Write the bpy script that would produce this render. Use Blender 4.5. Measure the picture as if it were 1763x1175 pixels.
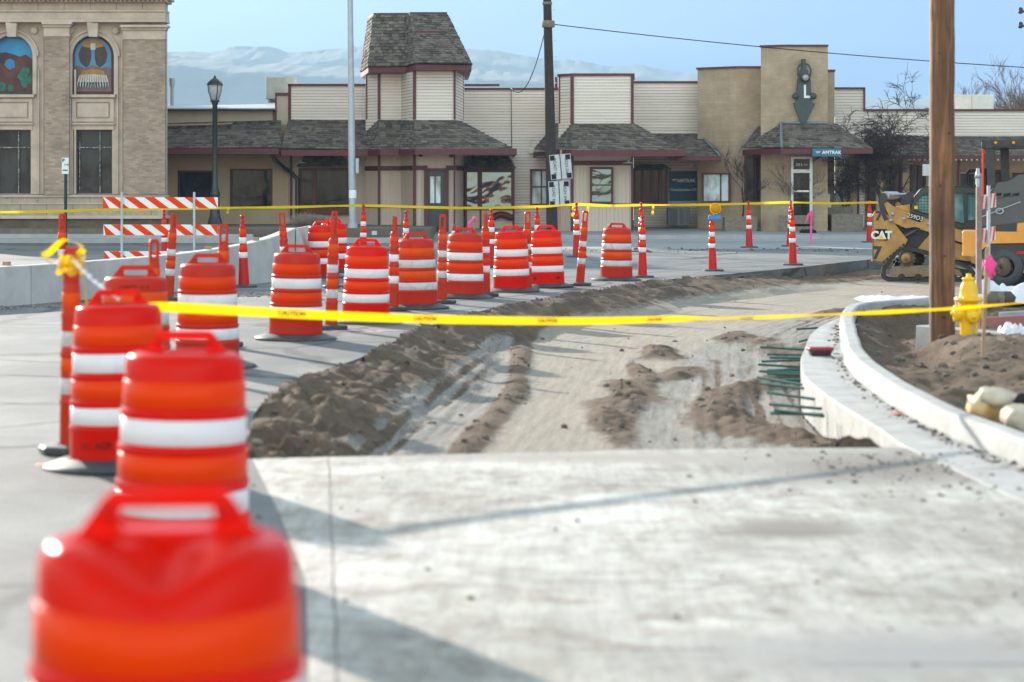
import bpy, bmesh, math, random
import numpy as np
from mathutils import Vector, Matrix
from mathutils.geometry import tessellate_polygon
for o in list(bpy.data.objects): bpy.data.objects.remove(o)
scene = bpy.context.scene
random.seed(7); rng = np.random.default_rng(7)
# ---------------------------------------------------------------- camera
F, CX, HY, CH = 3918.0, 881.5, 325.0, 1.65      # focal length in photo pixels, centre column, horizon row, eye height
cd = bpy.data.cameras.new('camera'); cam = bpy.data.objects.new('camera', cd)
scene.collection.objects.link(cam); scene.camera = cam
cam.location = (0, 0, CH); cam.rotation_euler = (math.pi/2, 0, 0)
cd.sensor_width = 36; cd.lens = 80.0; cd.shift_y = -(587.5-HY)/1763.0
cd.clip_start = 0.1; cd.clip_end = 20000
cd.dof.use_dof = True; cd.dof.focus_distance = 52; cd.dof.aperture_fstop = 2.3; cd.dof.aperture_blades = 0
# ---------------------------------------------------------------- sky and sun
SUN_DIR = Vector((1.66, -3.0, -1.03)).normalized()     # way the light travels
el = math.asin(-SUN_DIR.z); az = math.atan2(-SUN_DIR.x, -SUN_DIR.y)
w = bpy.data.worlds.new('World'); scene.world = w; w.use_nodes = True
nt = w.node_tree; nt.nodes.clear()
sky = nt.nodes.new('ShaderNodeTexSky'); sky.sky_type = 'NISHITA'; sky.sun_disc = False
sky.sun_elevation = el; sky.sun_rotation = az
sky.altitude = 1400; sky.air_density = 1.0; sky.dust_density = 0.0; sky.ozone_density = 6.0
bg = nt.nodes.new('ShaderNodeBackground'); bg.inputs[1].default_value = 0.15
wo = nt.nodes.new('ShaderNodeOutputWorld')
tint = nt.nodes.new('ShaderNodeMix'); tint.data_type = 'RGBA'; tint.blend_type = 'MULTIPLY'; tint.inputs[0].default_value = 1.0
# low sky ahead is clear deep blue; overhead and behind the camera the tint is raised as added fill for the facades
tcw = nt.nodes.new('ShaderNodeTexCoord'); dtw = nt.nodes.new('ShaderNodeVectorMath'); dtw.operation = 'DOT_PRODUCT'; dtw.inputs[1].default_value = (-0.12, -0.12, 1.0)
adw = nt.nodes.new('ShaderNodeMath'); adw.operation = 'ADD'; adw.inputs[1].default_value = 0.12; rw = nt.nodes.new('ShaderNodeValToRGB')
rw.color_ramp.elements[0].position = 0.04; rw.color_ramp.elements[0].color = (0.052, 0.062, 0.142, 1)
rw.color_ramp.elements[1].position = 0.24; rw.color_ramp.elements[1].color = (1.1, 0.72, 0.47, 1)
e_ = rw.color_ramp.elements.new(0.55); e_.color = (4.4, 2.2, 0.98, 1)
nt.links.new(tcw.outputs['Generated'], dtw.inputs[0]); nt.links.new(dtw.outputs['Value'], adw.inputs[0]); nt.links.new(adw.outputs[0], rw.inputs[0]); nt.links.new(rw.outputs[0], tint.inputs[7])
nt.links.new(sky.outputs[0], tint.inputs[6]); nt.links.new(tint.outputs[2], bg.inputs[0]); nt.links.new(bg.outputs[0], wo.inputs[0])
sl = bpy.data.lights.new('sun', 'SUN'); sl.energy = 2.7; sl.angle = math.radians(0.9); sl.color = (1.0, 0.91, 0.79)
so = bpy.data.objects.new('sun', sl); scene.collection.objects.link(so)
so.rotation_euler = SUN_DIR.to_track_quat('-Z', 'Y').to_euler(); so.location = (-20, 60, 40)
vs = scene.view_settings; vs.view_transform = 'Standard'; vs.look = 'None'; vs.gamma = 1.0; vs.exposure = 1.93
scene.cycles.max_bounces = 8; scene.cycles.transparent_max_bounces = 16
# ---------------------------------------------------------------- helpers
COL = scene.collection
def W(px, py, Y): return Vector(((px-CX)/F*Y, Y, CH-(py-HY)/F*Y))
def X_(px, Y): return (px-CX)/F*Y
def Z_(py, Y): return CH-(py-HY)/F*Y
def G(px, py, z=0.0):
    Y = (CH-z)*F/(py-HY); return Vector(((px-CX)/F*Y, Y, z))

def tag(o, label=None, cat=None, group=None, kind=None):
    if label: o['label'] = label
    if cat: o['category'] = cat
    if group: o['group'] = group
    if kind: o['kind'] = kind
    return o
def empty(name, loc=(0,0,0), rz=0, label=None, cat=None, group=None):
    o = bpy.data.objects.new(name, None); COL.objects.link(o); o.location = loc; o.rotation_euler = (0,0,rz)
    o.empty_display_size = 0.2
    return tag(o, label, cat, group)
def kids(o): return [c for c in bpy.data.objects if c.parent == o]
def copy_tree(o, parent=None):
    c = o.copy(); COL.objects.link(c); c.parent = parent
    for ch in kids(o): copy_tree(ch, c)
    return c

class MB:
    def __init__(s): s.v = []; s.f = []; s.mi = []; s.sm = []; s.cm = 0
    def add(s, vs, fs, smooth=False):
        b = len(s.v); s.v += [tuple(x) for x in vs]
        for f in fs: s.f.append(tuple(b+i for i in f)); s.mi.append(s.cm); s.sm.append(smooth)
        return s
    def box(s, x0, x1, y0, y1, z0, z1):
        if x0 > x1: x0, x1 = x1, x0
        if z0 > z1: z0, z1 = z1, z0
        if y0 > y1: y0, y1 = y1, y0
        vs = [(x,y,z) for z in (z0,z1) for y in (y0,y1) for x in (x0,x1)]
        return s.add(vs, [(0,2,3,1),(4,5,7,6),(0,1,5,4),(2,6,7,3),(0,4,6,2),(1,3,7,5)])
    def obox(s, M, sx, sy, sz):
        vs = [M @ Vector((x*sx/2,y*sy/2,z*sz/2)) for z in (-1,1) for y in (-1,1) for x in (-1,1)]
        return s.add(vs, [(0,2,3,1),(4,5,7,6),(0,1,5,4),(2,6,7,3),(0,4,6,2),(1,3,7,5)])
    def pbox(s, px0, py0, px1, py1, Y, d):      # front face at Y, d deep
        return s.box(X_(px0,Y), X_(px1,Y), Y, Y+d, Z_(py0,Y), Z_(py1,Y))
    def prism(s, poly, z0, z1):                  # poly: list of (x,y), ccw seen from above
        n = len(poly); a = sum(poly[i][0]*poly[(i+1)%n][1]-poly[(i+1)%n][0]*poly[i][1] for i in range(n))
        if a < 0: poly = poly[::-1]
        z0 = z0 if hasattr(z0,'__len__') else [z0]*n; z1 = z1 if hasattr(z1,'__len__') else [z1]*n
        vs = [(x,y,z0[i]) for i,(x,y) in enumerate(poly)]+[(x,y,z1[i]) for i,(x,y) in enumerate(poly)]
        fs = [(i,(i+1)%n,n+(i+1)%n,n+i) for i in range(n)]
        tri = tessellate_polygon([[Vector((x,y,0)) for x,y in poly]])
        for t in tri:
            A,B,C = (Vector((*poly[k],0)) for k in t)
            if (B-A).cross(C-A).z < 0: t = (t[0],t[2],t[1])
            fs.append(tuple(n+k for k in t)); fs.append(tuple(reversed(t)))
        return s.add(vs, fs)
    def plate(s, out, holes, y0, y1):            # out/holes: lists of (x,z); extruded along y
        loops = [out]+list(holes); pts = [p for l in loops for p in l]
        tri = tessellate_polygon([[Vector((x,z,0)) for x,z in l] for l in loops])
        n = len(pts); vs = [(x,y0,z) for x,z in pts]+[(x,y1,z) for x,z in pts]; fs = []
        for t in tri:
            A,B,C = (Vector((*pts[k],0)) for k in t)
            if (B-A).cross(C-A).z < 0: t = (t[0],t[2],t[1])
            fs.append(t); fs.append((n+t[0],n+t[2],n+t[1]))
        b = 0
        for li,l in enumerate(loops):
            m = len(l); a = sum(l[i][0]*l[(i+1)%m][1]-l[(i+1)%m][0]*l[i][1] for i in range(m))
            flip = (a < 0) != (li > 0)
            for i in range(m):
                j = (i+1)%m; q = (b+i, n+b+i, n+b+j, b+j)
                fs.append(q if flip else q[::-1])
            b += m
        return s.add(vs, fs)
    def pplate(s, out, holes, Y, d):
        c = lambda l: [(X_(a,Y),Z_(b,Y)) for a,b in l]
        return s.plate(c(out), [c(h) for h in holes], Y, Y+d)
    def tube(s, pts, r, n=8, cap=True, smooth=True):
        pts = [Vector(p) for p in pts]; rs = r if hasattr(r,'__len__') else [r]*len(pts)
        b = len(s.v); up = None; vs = []
        for i,p in enumerate(pts):
            t = (pts[min(i+1,len(pts)-1)]-pts[max(i-1,0)]).normalized()
            if up is None: up = t.orthogonal().normalized()
            u = (up-t*up.dot(t)); u = u.normalized() if u.length > 1e-6 else t.orthogonal().normalized()
            up = u; v = t.cross(u)
            for k in range(n):
                a = 2*math.pi*k/n; vs.append(p+(u*math.cos(a)+v*math.sin(a))*rs[i])
        fs = [(i*n+k, i*n+(k+1)%n, (i+1)*n+(k+1)%n, (i+1)*n+k) for i in range(len(pts)-1) for k in range(n)]
        s.add(vs, fs, smooth)
        if cap:
            s.add(vs[:n], [tuple(range(n))[::-1]]); s.add(vs[-n:], [tuple(range(n))])
        return s
    def lathe(s, prof, c=(0,0,0), n=40, smooth=True, axis='z', defo=None):
        vs = []; c = Vector(c)
        for r,z in prof:
            for k in range(n):
                a = 2*math.pi*k/n
                p = Vector((r*math.cos(a), r*math.sin(a), z))
                if axis == 'y': p = Vector((p.x, -p.z, p.y))
                if axis == 'x': p = Vector((p.z, p.x, p.y))
                if defo: p = defo(p)
                vs.append(c+p)
        m = len(prof)
        fs = [(i*n+k, i*n+(k+1)%n, (i+1)*n+(k+1)%n, (i+1)*n+k) for i in range(m-1) for k in range(n)]
        return s.add(vs, fs, smooth)
    def disc(s, prof, **k): return s.lathe([(0.0001,prof[0][1])]+prof+[(0.0001,prof[-1][1])], **k)
    def quad(s, a, b, c, d): return s.add([a,b,c,d], [(0,1,2,3)])
    def build(s, name, mats, parent=None, bevel=0, loc=None, seg=2, autosmooth=False):
        me = bpy.data.meshes.new(name); me.from_pydata(s.v, [], s.f)
        if not isinstance(mats, (list,tuple)): mats = [mats]
        for m in mats: me.materials.append(m)
        me.polygons.foreach_set('material_index', s.mi)
        me.polygons.foreach_set('use_smooth', s.sm)
        me.update()
        o = bpy.data.objects.new(name, me); COL.objects.link(o)
        if parent is not None:
            o.parent = parent
        if loc is not None: o.location = loc
        if bevel:
            b = o.modifiers.new('b','BEVEL'); b.width = bevel; b.segments = seg; b.limit_method = 'ANGLE'; b.angle_limit = math.radians(40)
        return o

# ---------------------------------------------------------------- materials
def new_mat(name):
    m = bpy.data.materials.new(name); m.use_nodes = True
    return m, m.node_tree, m.node_tree.nodes['Principled BSDF'], m.node_tree.nodes['Material Output']
def N(t, typ, **kw):
    n = t.nodes.new(typ)
    for k,v in kw.items():
        if k in n.inputs: n.inputs[k].default_value = v
        else: setattr(n, k, v)
    return n
def ramp(t, stops, interp='LINEAR'):
    r = t.nodes.new('ShaderNodeValToRGB'); r.color_ramp.interpolation = interp
    e = r.color_ramp.elements
    while len(e) > 1: e.remove(e[-1])
    e[0].position = stops[0][0]; e[0].color = (*stops[0][1],1) if len(stops[0][1])==3 else stops[0][1]
    for p,c in stops[1:]:
        x = e.new(p); x.color = (*c,1)
    return r
def coords(t, scale=(1,1,1), kind='Object'):
    tc = t.nodes.new('ShaderNodeTexCoord'); mp = t.nodes.new('ShaderNodeMapping'); mp.inputs['Scale'].default_value = scale
    t.links.new(tc.outputs[kind], mp.inputs[0]); return mp.outputs[0]
def mix(t, a, b, fac, mode='MIX'):
    m = t.nodes.new('ShaderNodeMix'); m.data_type = 'RGBA'; m.blend_type = mode
    for sock,val in ((m.inputs[0],fac),(m.inputs[6],a),(m.inputs[7],b)):
        if hasattr(val,'is_output'): t.links.new(val, sock)
        elif isinstance(val,(int,float)): sock.default_value = val
        else: sock.default_value = (*val,1)
    return m.outputs[2]
def noise(t, co, scale, detail=4, rough=0.6, dist=0.0):
    n = t.nodes.new('ShaderNodeTexNoise'); n.inputs['Scale'].default_value = scale; n.inputs['Detail'].default_value = detail
    n.inputs['Roughness'].default_value = rough; n.inputs['Distortion'].default_value = dist
    t.links.new(co, n.inputs['Vector']); return n.outputs['Fac']
def bump(t, b, h, strength=0.3, dist=0.02, normal=None):
    n = t.nodes.new('ShaderNodeBump'); n.inputs['Strength'].default_value = strength; n.inputs['Distance'].default_value = dist
    t.links.new(h, n.inputs['Height'])
    if normal is not None: t.links.new(normal, n.inputs['Normal'])
    if b is not None: t.links.new(n.outputs[0], b.inputs['Normal'])
    return n.outputs[0]
def rmat(name, c, c2=None, rough=0.7, scale=3.0, bscale=None, bstr=0.2, bdist=0.01, metal=0, cscale=(1,1,1), spec=None, island=0.0, lo=0.35, hi=0.65):
    m,t,b,o = new_mat(name); co = coords(t, cscale)
    if c2 is None: c2 = tuple(x*0.8 for x in c)
    f = noise(t, co, scale, 6, 0.65)
    r = ramp(t, [(lo,c2),(hi,c)]); t.links.new(f, r.inputs[0]); out = r.outputs[0]
    if island:
        g = t.nodes.new('ShaderNodeNewGeometry'); rr = ramp(t, [(0,(1-island,)*3),(1,(1+island,)*3)])
        t.links.new(g.outputs['Random Per Island'], rr.inputs[0]); out = mix(t, out, rr.outputs[0], 1.0, 'MULTIPLY')
    t.links.new(out, b.inputs['Base Color']); b.inputs['Roughness'].default_value = rough; b.inputs['Metallic'].default_value = metal
    if spec is not None: b.inputs['Specular IOR Level'].default_value = spec
    if bscale: bump(t, b, noise(t, co, bscale, 4, 0.7), bstr, bdist)
    return m
def plastic(name, c, dirt=0.25, rough=0.35, trans=0.3, dc=(0.25,0.16,0.12)):
    m,t,b,o = new_mat(name); co = coords(t, (1,1,1))
    oi = t.nodes.new('ShaderNodeObjectInfo'); ad = t.nodes.new('ShaderNodeVectorMath'); ad.operation='ADD'
    t.links.new(co, ad.inputs[0]); cx = t.nodes.new('ShaderNodeCombineXYZ')
    mu = t.nodes.new('ShaderNodeMath'); mu.operation='MULTIPLY'; mu.inputs[1].default_value = 50
    t.links.new(oi.outputs['Random'], mu.inputs[0]); t.links.new(mu.outputs[0], cx.inputs[0]); t.links.new(cx.outputs[0], ad.inputs[1])
    f = noise(t, ad.outputs[0], 7, 8, 0.7, 1.0)
    r = ramp(t, [(0.5,(0,0,0)),(0.75,(dirt,)*3)]); t.links.new(f, r.inputs[0])
    col = mix(t, c, dc, r.outputs[0]); t.links.new(col, b.inputs['Base Color'])
    b.inputs['Roughness'].default_value = rough; b.inputs['Specular IOR Level'].default_value = 0.18
    bump(t, b, noise(t, ad.outputs[0], 14, 3), 0.12, 0.01)
    if trans:
        tr = t.nodes.new('ShaderNodeBsdfTranslucent'); t.links.new(col, tr.inputs[0])
        mx = t.nodes.new('ShaderNodeMixShader'); mx.inputs[0].default_value = trans
        t.links.new(b.outputs[0], mx.inputs[1]); t.links.new(tr.outputs[0], mx.inputs[2]); t.links.new(mx.outputs[0], o.inputs[0])
    return m
def simple(name, c, rough=0.5, metal=0, emit=0):
    m,t,b,o = new_mat(name); b.inputs['Specular IOR Level'].default_value = 0.2; b.inputs['Base Color'].default_value = (*c,1); b.inputs['Roughness'].default_value = rough; b.inputs['Metallic'].default_value = metal
    if emit: b.inputs['Emission Color'].default_value = (*c,1); b.inputs['Emission Strength'].default_value = emit
    return m
def glass(name, c=(0.012,0.014,0.017), wave=0.006, wscale=1.3, rough=0.05, metal=0.0, spec=0.12):
    m,t,b,o = new_mat(name); b.inputs['Base Color'].default_value = (*c,1); b.inputs['Roughness'].default_value = rough
    b.inputs['Metallic'].default_value = metal; b.inputs['Specular IOR Level'].default_value = spec
    r_ = ramp(t, [(0.4,c),(0.6,tuple(x*3.2+0.004 for x in c))]); t.links.new(noise(t, coords(t,(1.2,1.2,0.5)), 1.1, 3, 0.6, 0.5), r_.inputs[0])  # blotchy base colour painted in to imitate reflections and a dim interior
    if metal < 0.5: t.links.new(r_.outputs[0], b.inputs['Base Color'])
    if wave: bump(t, b, noise(t, coords(t,(1,1,1.4)), wscale, 2, 0.5, 0.5), 1.0, wave)
    return m
def brickmat(name, c1, c2, mortar, bw=0.2, rh=0.065, bs=0.5, seed=0.0):
    m,t,b,o = new_mat(name); tc = t.nodes.new('ShaderNodeTexCoord'); sp = t.nodes.new('ShaderNodeSeparateXYZ'); cb = t.nodes.new('ShaderNodeCombineXYZ')
    t.links.new(tc.outputs['Object'], sp.inputs[0])
    ad = t.nodes.new('ShaderNodeMath'); ad.operation = 'ADD'; t.links.new(sp.outputs[0], ad.inputs[0]); t.links.new(sp.outputs[1], ad.inputs[1])
    t.links.new(ad.outputs[0], cb.inputs[0]); t.links.new(sp.outputs[2], cb.inputs[1])
    br = t.nodes.new('ShaderNodeTexBrick'); br.inputs['Scale'].default_value = 1.0; br.inputs['Brick Width'].default_value = bw; br.inputs['Row Height'].default_value = rh
    br.inputs['Mortar Size'].default_value = 0.008; br.inputs['Mortar Smooth'].default_value = 0.3; br.inputs['Bias'].default_value = bs
    br.inputs['Color1'].default_value = (*c1,1); br.inputs['Color2'].default_value = (*c2,1); br.inputs['Mortar'].default_value = (*mortar,1)
    t.links.new(cb.outputs[0], br.inputs['Vector'])
    f = noise(t, tc.outputs['Object'], 1.2, 6, 0.7); r = ramp(t, [(0.3,(0.72,0.7,0.68)),(0.7,(1.1,1.08,1.05))]); t.links.new(f, r.inputs[0])
    t.links.new(mix(t, br.outputs[0], r.outputs[0], 1.0, 'MULTIPLY'), b.inputs['Base Color']); b.inputs['Roughness'].default_value = 0.85
    bump(t, b, br.outputs['Fac'], -0.5, 0.01)
    return m
M = {}
RED = (0.62,0.022,0.008)
M['drum_red'] = plastic('orange_red_plastic', (0.82,0.014,0.003), 0.12, 0.25, 0.42)
M['drum_old'] = plastic('faded_red_plastic', (0.66,0.035,0.014), 0.4, 0.45, 0.3, (0.22,0.12,0.09))
M['band_orange'] = plastic('orange_sheeting', (1.0,0.065,0.0), 0.08, 0.3, 0.35, (0.5,0.12,0.04))
M['band_orange_old'] = plastic('worn_orange_sheeting', (0.95,0.1,0.004), 0.45, 0.4, 0.3, (0.45,0.1,0.03))
M['band_white'] = plastic('white_sheeting', (0.86,0.81,0.84), 0.4, 0.3, 0.12, (0.5,0.48,0.5))
M['band_white_old'] = plastic('dirty_white_sheeting', (0.66,0.63,0.64), 0.85, 0.45, 0.1, (0.24,0.22,0.22))
M['rubber'] = rmat('black_rubber', (0.055,0.06,0.07), (0.03,0.032,0.036), 0.6, 9, 40, 0.2)
M['cone_red'] = plastic('cone_red_plastic', (0.62,0.02,0.018), 0.2, 0.35, 0.25)
M['tube_red'] = plastic('faded_tube_plastic', (0.62,0.05,0.02), 0.45, 0.45, 0.3, (0.3,0.1,0.07))
M['steel'] = rmat('galvanised_steel', (0.42,0.45,0.5), (0.33,0.36,0.4), 0.45, 8, metal=0.6)
M['pole_grey'] = rmat('grey_painted_steel', (0.42,0.44,0.5), (0.34,0.36,0.41), 0.4, 6, metal=0.2)
M['black_paint'] = rmat('black_paint', (0.022,0.028,0.032), (0.014,0.018,0.02), 0.35, 10)
M['green_paint'] = simple('dark_green_paint', (0.01,0.05,0.04), 0.4)
M['maroon'] = rmat('maroon_trim_paint', (0.12,0.014,0.024), (0.08,0.011,0.018), 0.55, 6)
M['roof_cream'] = rmat('cream_stucco', (0.52,0.42,0.32), (0.46,0.36,0.27), 0.85, 1.5, 20, 0.1)
M['tan_stucco'] = rmat('tan_stucco', (0.54,0.39,0.26), (0.47,0.335,0.22), 0.85, 1.2, 25, 0.15)
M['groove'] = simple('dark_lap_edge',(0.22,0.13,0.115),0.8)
M['siding'] = rmat('cream_clapboard', (0.78,0.675,0.60), (0.69,0.59,0.52), 0.6, 1.6, cscale=(0.4,0.4,5), island=0.04)
M['board'] = rmat('beige_vertical_board', (0.64,0.52,0.44), (0.57,0.46,0.385), 0.65, 2, cscale=(6,6,0.4))
M['shake'] = rmat('weathered_cedar_shake', (0.17,0.135,0.112), (0.07,0.055,0.046), 0.9, 6, 40, 0.4, island=0.55, cscale=(3,3,1))
M['dark_in'] = simple('dark_interior', (0.008,0.008,0.009), 0.9)
M['glass'] = glass('dark_window_glass')
M['glass_pale'] = glass('curtained_window_glass', (0.25,0.28,0.31), 0, rough=0.08)
M['glass_wavy'] = glass('wavy_mirror_film', (0.075,0.11,0.14), 0.03, 0.8, 0.03, 1.0)
M['white_metal'] = rmat('off_white_metal', (0.6,0.58,0.53), (0.5,0.48,0.44), 0.5, 4)
M['concrete'] = rmat('pale_new_concrete', (0.52,0.50,0.49), (0.42,0.40,0.39), 0.85, 2.5, 30, 0.2)
M['walk'] = rmat('sidewalk_concrete', (0.40,0.39,0.40), (0.32,0.31,0.32), 0.85, 1.5, 30, 0.15)
M['planter'] = rmat('exposed_aggregate', (0.25,0.21,0.165), (0.155,0.13,0.105), 0.9, 12, 60, 0.5)
M['brown_wall'] = rmat('brown_rendered_wall', (0.15,0.1,0.09), (0.11,0.075,0.068), 0.85, 3, 30, 0.2)
M['tanbrick'] = brickmat('tan_glazed_brick', (0.53,0.395,0.28), (0.43,0.32,0.225), (0.38,0.3,0.22), 0.2, 0.07)
M['buffbrick'] = brickmat('weathered_buff_brick', (0.47,0.345,0.27), (0.30,0.215,0.17), (0.34,0.265,0.215), 0.21, 0.068, 0.0)
M['dkbrick'] = brickmat('brown_base_brick', (0.17,0.12,0.09), (0.11,0.08,0.065), (0.13,0.1,0.08), 0.21, 0.068, 0.0)
M['stone'] = rmat('carved_sandstone', (0.60,0.47,0.385), (0.45,0.35,0.285), 0.85, 2.2, 25, 0.25)
M['bark'] = rmat('dark_bark', (0.045,0.03,0.028), (0.025,0.018,0.017), 0.9, 8, 40, 0.5)
M['twig'] = rmat('purple_brown_twigs', (0.06,0.032,0.035), (0.035,0.02,0.022), 0.9, 8)
M['twig_pale'] = rmat('pale_grey_twigs', (0.16,0.12,0.115), (0.1,0.075,0.07), 0.9, 8)
M['black'] = simple('flat_black', (0.012,0.012,0.014), 0.6)
M['white'] = simple('white_paint', (0.8,0.8,0.8), 0.5)
M['yellow'] = rmat('hydrant_yellow', (0.95,0.55,0.0), (0.82,0.43,0.0), 0.35, 5, 30, 0.1)
M['cat_yellow'] = rmat('machine_yellow', (0.56,0.29,0.065), (0.34,0.185,0.065), 0.55, 4, 30, 0.1)
M['vol_orange'] = rmat('machine_orange', (0.78,0.31,0.03), (0.62,0.25,0.03), 0.4, 3)
M['dark_metal'] = rmat('dark_machine_metal', (0.035,0.037,0.042), (0.02,0.02,0.024), 0.45, 8, metal=0.2)
M['grey_metal'] = rmat('slate_grey_machine_paint', (0.055,0.062,0.075), (0.04,0.045,0.055), 0.28, 4)
M['mud'] = rmat('dried_mud', (0.2,0.15,0.11), (0.1,0.075,0.055), 0.95, 10, 40, 0.6)
M['rust'] = rmat('muddy_track_rubber', (0.06,0.05,0.045), (0.03,0.027,0.025), 0.85, 12, 30, 0.4)
M['rebar'] = rmat('green_epoxy_coating', (0.04,0.13,0.115), (0.025,0.085,0.075), 0.85, 20, spec=0.1)
M['pink'] = simple('pink_flagging', (0.95,0.08,0.32), 0.5)
M['blue'] = simple('blue_plastic', (0.02,0.25,0.65), 0.35)
M['amber'] = plastic('amber_lens', (1.0,0.5,0.0), 0, 0.15, 0.5)
M['wood'] = rmat('pale_stake_wood', (0.4,0.25,0.15), (0.3,0.18,0.11), 0.8, 10, cscale=(3,3,0.3))
M['sign_back'] = rmat('aluminium_sign_back', (0.47,0.49,0.53), (0.38,0.4,0.44), 0.45, 5, metal=0.3)
M['amtrak'] = simple('deep_blue_sign', (0.004,0.055,0.13), 0.4)
M['amtrak2'] = simple('steel_blue_sign', (0.04,0.15,0.24), 0.4)
M['emblem'] = rmat('grey_green_metal', (0.045,0.06,0.066), (0.03,0.042,0.046), 0.5, 5)
# black stringed text -> mesh
def text(name, s, size, loc, mat, parent=None, rot=(math.pi/2,0,0), extrude=0.004, align='CENTER', sx=1.0, shear=0.0, font_off=0.0):
    cu = bpy.data.curves.new(name, 'FONT'); cu.body = s; cu.size = size; cu.extrude = extrude; cu.align_x = align; cu.align_y = 'CENTER'; cu.shear = shear; cu.offset = font_off
    to = bpy.data.objects.new(name+'_tmp', cu); COL.objects.link(to)
    dg = bpy.context.evaluated_depsgraph_get(); me = bpy.data.meshes.new_from_object(to.evaluated_get(dg))
    bpy.data.objects.remove(to); bpy.data.curves.remove(cu)
    o = bpy.data.objects.new(name, me); COL.objects.link(o); me.materials.clear(); me.materials.append(mat)
    o.location = loc; o.rotation_euler = rot; o.scale = (sx,1,1)
    if parent is not None: o.parent = parent
    return o
# smooth noise in numpy
_P = rng.random((256,256))
def vnoise(x, y):
    xi = np.floor(x).astype(int); yi = np.floor(y).astype(int); fx = x-xi; fy = y-yi
    fx = fx*fx*(3-2*fx); fy = fy*fy*(3-2*fy)
    a = _P[xi%256,yi%256]; b = _P[(xi+1)%256,yi%256]; c = _P[xi%256,(yi+1)%256]; d = _P[(xi+1)%256,(yi+1)%256]
    return (a*(1-fx)+b*fx)*(1-fy)+(c*(1-fx)+d*fx)*fy-0.5
def fbm(x, y, o=5, g=0.5):
    s = 0; a = 1.0
    for k in range(o): s = s+a*vnoise(x*2**k+17.3*k, y*2**k+9.1*k); a *= g
    return s
def seg_dist(x, y, pl):
    """distance to a polyline, arc length of the nearest point, signed side (+ = left of travel)"""
    d = np.full(x.shape, 1e9); al = np.zeros(x.shape); sg = np.zeros(x.shape); L = 0
    for (ax,ay),(bx,by) in zip(pl[:-1], pl[1:]):
        dx,dy = bx-ax,by-ay; l = math.hypot(dx,dy)
        t = np.clip(((x-ax)*dx+(y-ay)*dy)/(l*l),0,1); ex = x-ax-t*dx; ey = y-ay-t*dy; q = np.hypot(ex,ey)
        m = q < d; d = np.where(m,q,d); al = np.where(m,L+t*l,al); sg = np.where(m,np.sign(dx*ey-dy*ex),sg); L += l
    return d, al, sg
def inside(x, y, poly):
    r = np.zeros(x.shape, bool); n = len(poly)
    for i in range(n):
        (ax,ay),(bx,by) = poly[i],poly[(i+1)%n]
        if ay == by: continue
        c = ((ay > y) != (by > y)) & (x < (bx-ax)*(y-ay)/(by-ay)+ax); r ^= c
    return r
def crom(pts, k=6):
    pts = [Vector(p) for p in pts]; out = []
    for i in range(len(pts)-1):
        p0 = pts[max(i-1,0)]; p1 = pts[i]; p2 = pts[i+1]; p3 = pts[min(i+2,len(pts)-1)]
        for j in range(k):
            t = j/k; out.append(0.5*((2*p1)+(p2-p0)*t+(2*p0-5*p1+4*p2-p3)*t*t+(3*p1-p0-3*p2+p3)*t**3))
    out.append(pts[-1]); return out
# ================================================================ GROUND
ZF = -0.33
pave_edge = [(-1.62,13.9),(-1.75,15.2),(-1.92,17.2),(-1.80,20.1),(-1.42,22.7),(-1.0,27.5),(0.15,33.2),(1.08,35.9),(2.7,40.9),(4.8,45.2),(6.4,48.6),(8.36,53.0),(10.6,56.5),(15.5,60.0),(22,62)]
pave_edge = [(a.x,a.y) for a in crom([(x,y,0) for x,y in pave_edge],4)]
gutter_out = [(2.5,14.62),(2.515,15.6),(2.50,16.9),(2.50,18.2),(2.54,19.6),(2.62,20.6),(2.80,22.06),(2.99,23.3),(3.47,26.2),(4.2,29.0),(5.43,32.3),(6.6,34.2),(8.4,36.4),(11.5,39.5),(16,43),(22,46)]
gutter_in = [(2.91,14.9),(2.88,15.8),(2.88,17.0),(2.93,18.7),(3.05,20.6),(3.27,22.5),(3.64,25.25),(4.03,27.9),(4.5,29.8),(5.5,31.1),(6.5,32.5),(8.6,34.4),(11.9,37.6),(16.4,41),(22,44)]
near_out = [(3.3,4.0),(3.05,8.0),(2.72,11.6),(2.56,13.6)]
near_in = [(3.9,4.0),(3.62,8.0),(3.2,11.6),(3.04,13.4)]
def cr2(l,k=4): return [(a.x,a.y) for a in crom([(x,y,0) for x,y in l],k)]
gout = cr2(near_out+gutter_out); gin = cr2(near_in+gutter_in)
gpit = [p for p in gout if p[1] >= 14.5]
near_edge = [(gpit[0][0],14.5),(1.6,14.48),(0.9,14.42),(0.1,14.25),(-0.8,14.05)]
pit = pave_edge+gpit[::-1]+near_edge[1:]                       # closed outline of the excavation
island = [(x,y) for x,y in gin]+[(22,4)]
# --- pavement sheet: everything but the pit and the island
jr = random.Random(3)
pe = [(x+jr.uniform(-.03,.03), y+jr.uniform(-.03,.03)) for x,y in pave_edge]
outer = [(-70,1),(gout[0][0],1)]+gout[:1]+[p for p in gout if p[1] < 14.5 and p != gout[0]]+[(gpit[0][0],14.5)]+near_edge[1:]+pe+[(22,74),(-70,74)]
m,t,b,o = new_mat('street_pavement'); M['street'] = m
co = coords(t,(1,1,1)); f1 = noise(t,co,0.35,8,0.65); f2 = noise(t,co,60,3,0.7); f3 = noise(t,coords(t,(0.8,0.6,1)),1.5,8,0.75,1.2)
r1 = ramp(t,[(0.3,(0.075,0.076,0.08)),(0.5,(0.135,0.135,0.137)),(0.7,(0.22,0.215,0.205))]); t.links.new(f1,r1.inputs[0])
r2 = ramp(t,[(0.35,(0.62,)*3),(0.65,(1.25,)*3)]); t.links.new(f2,r2.inputs[0])
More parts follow.
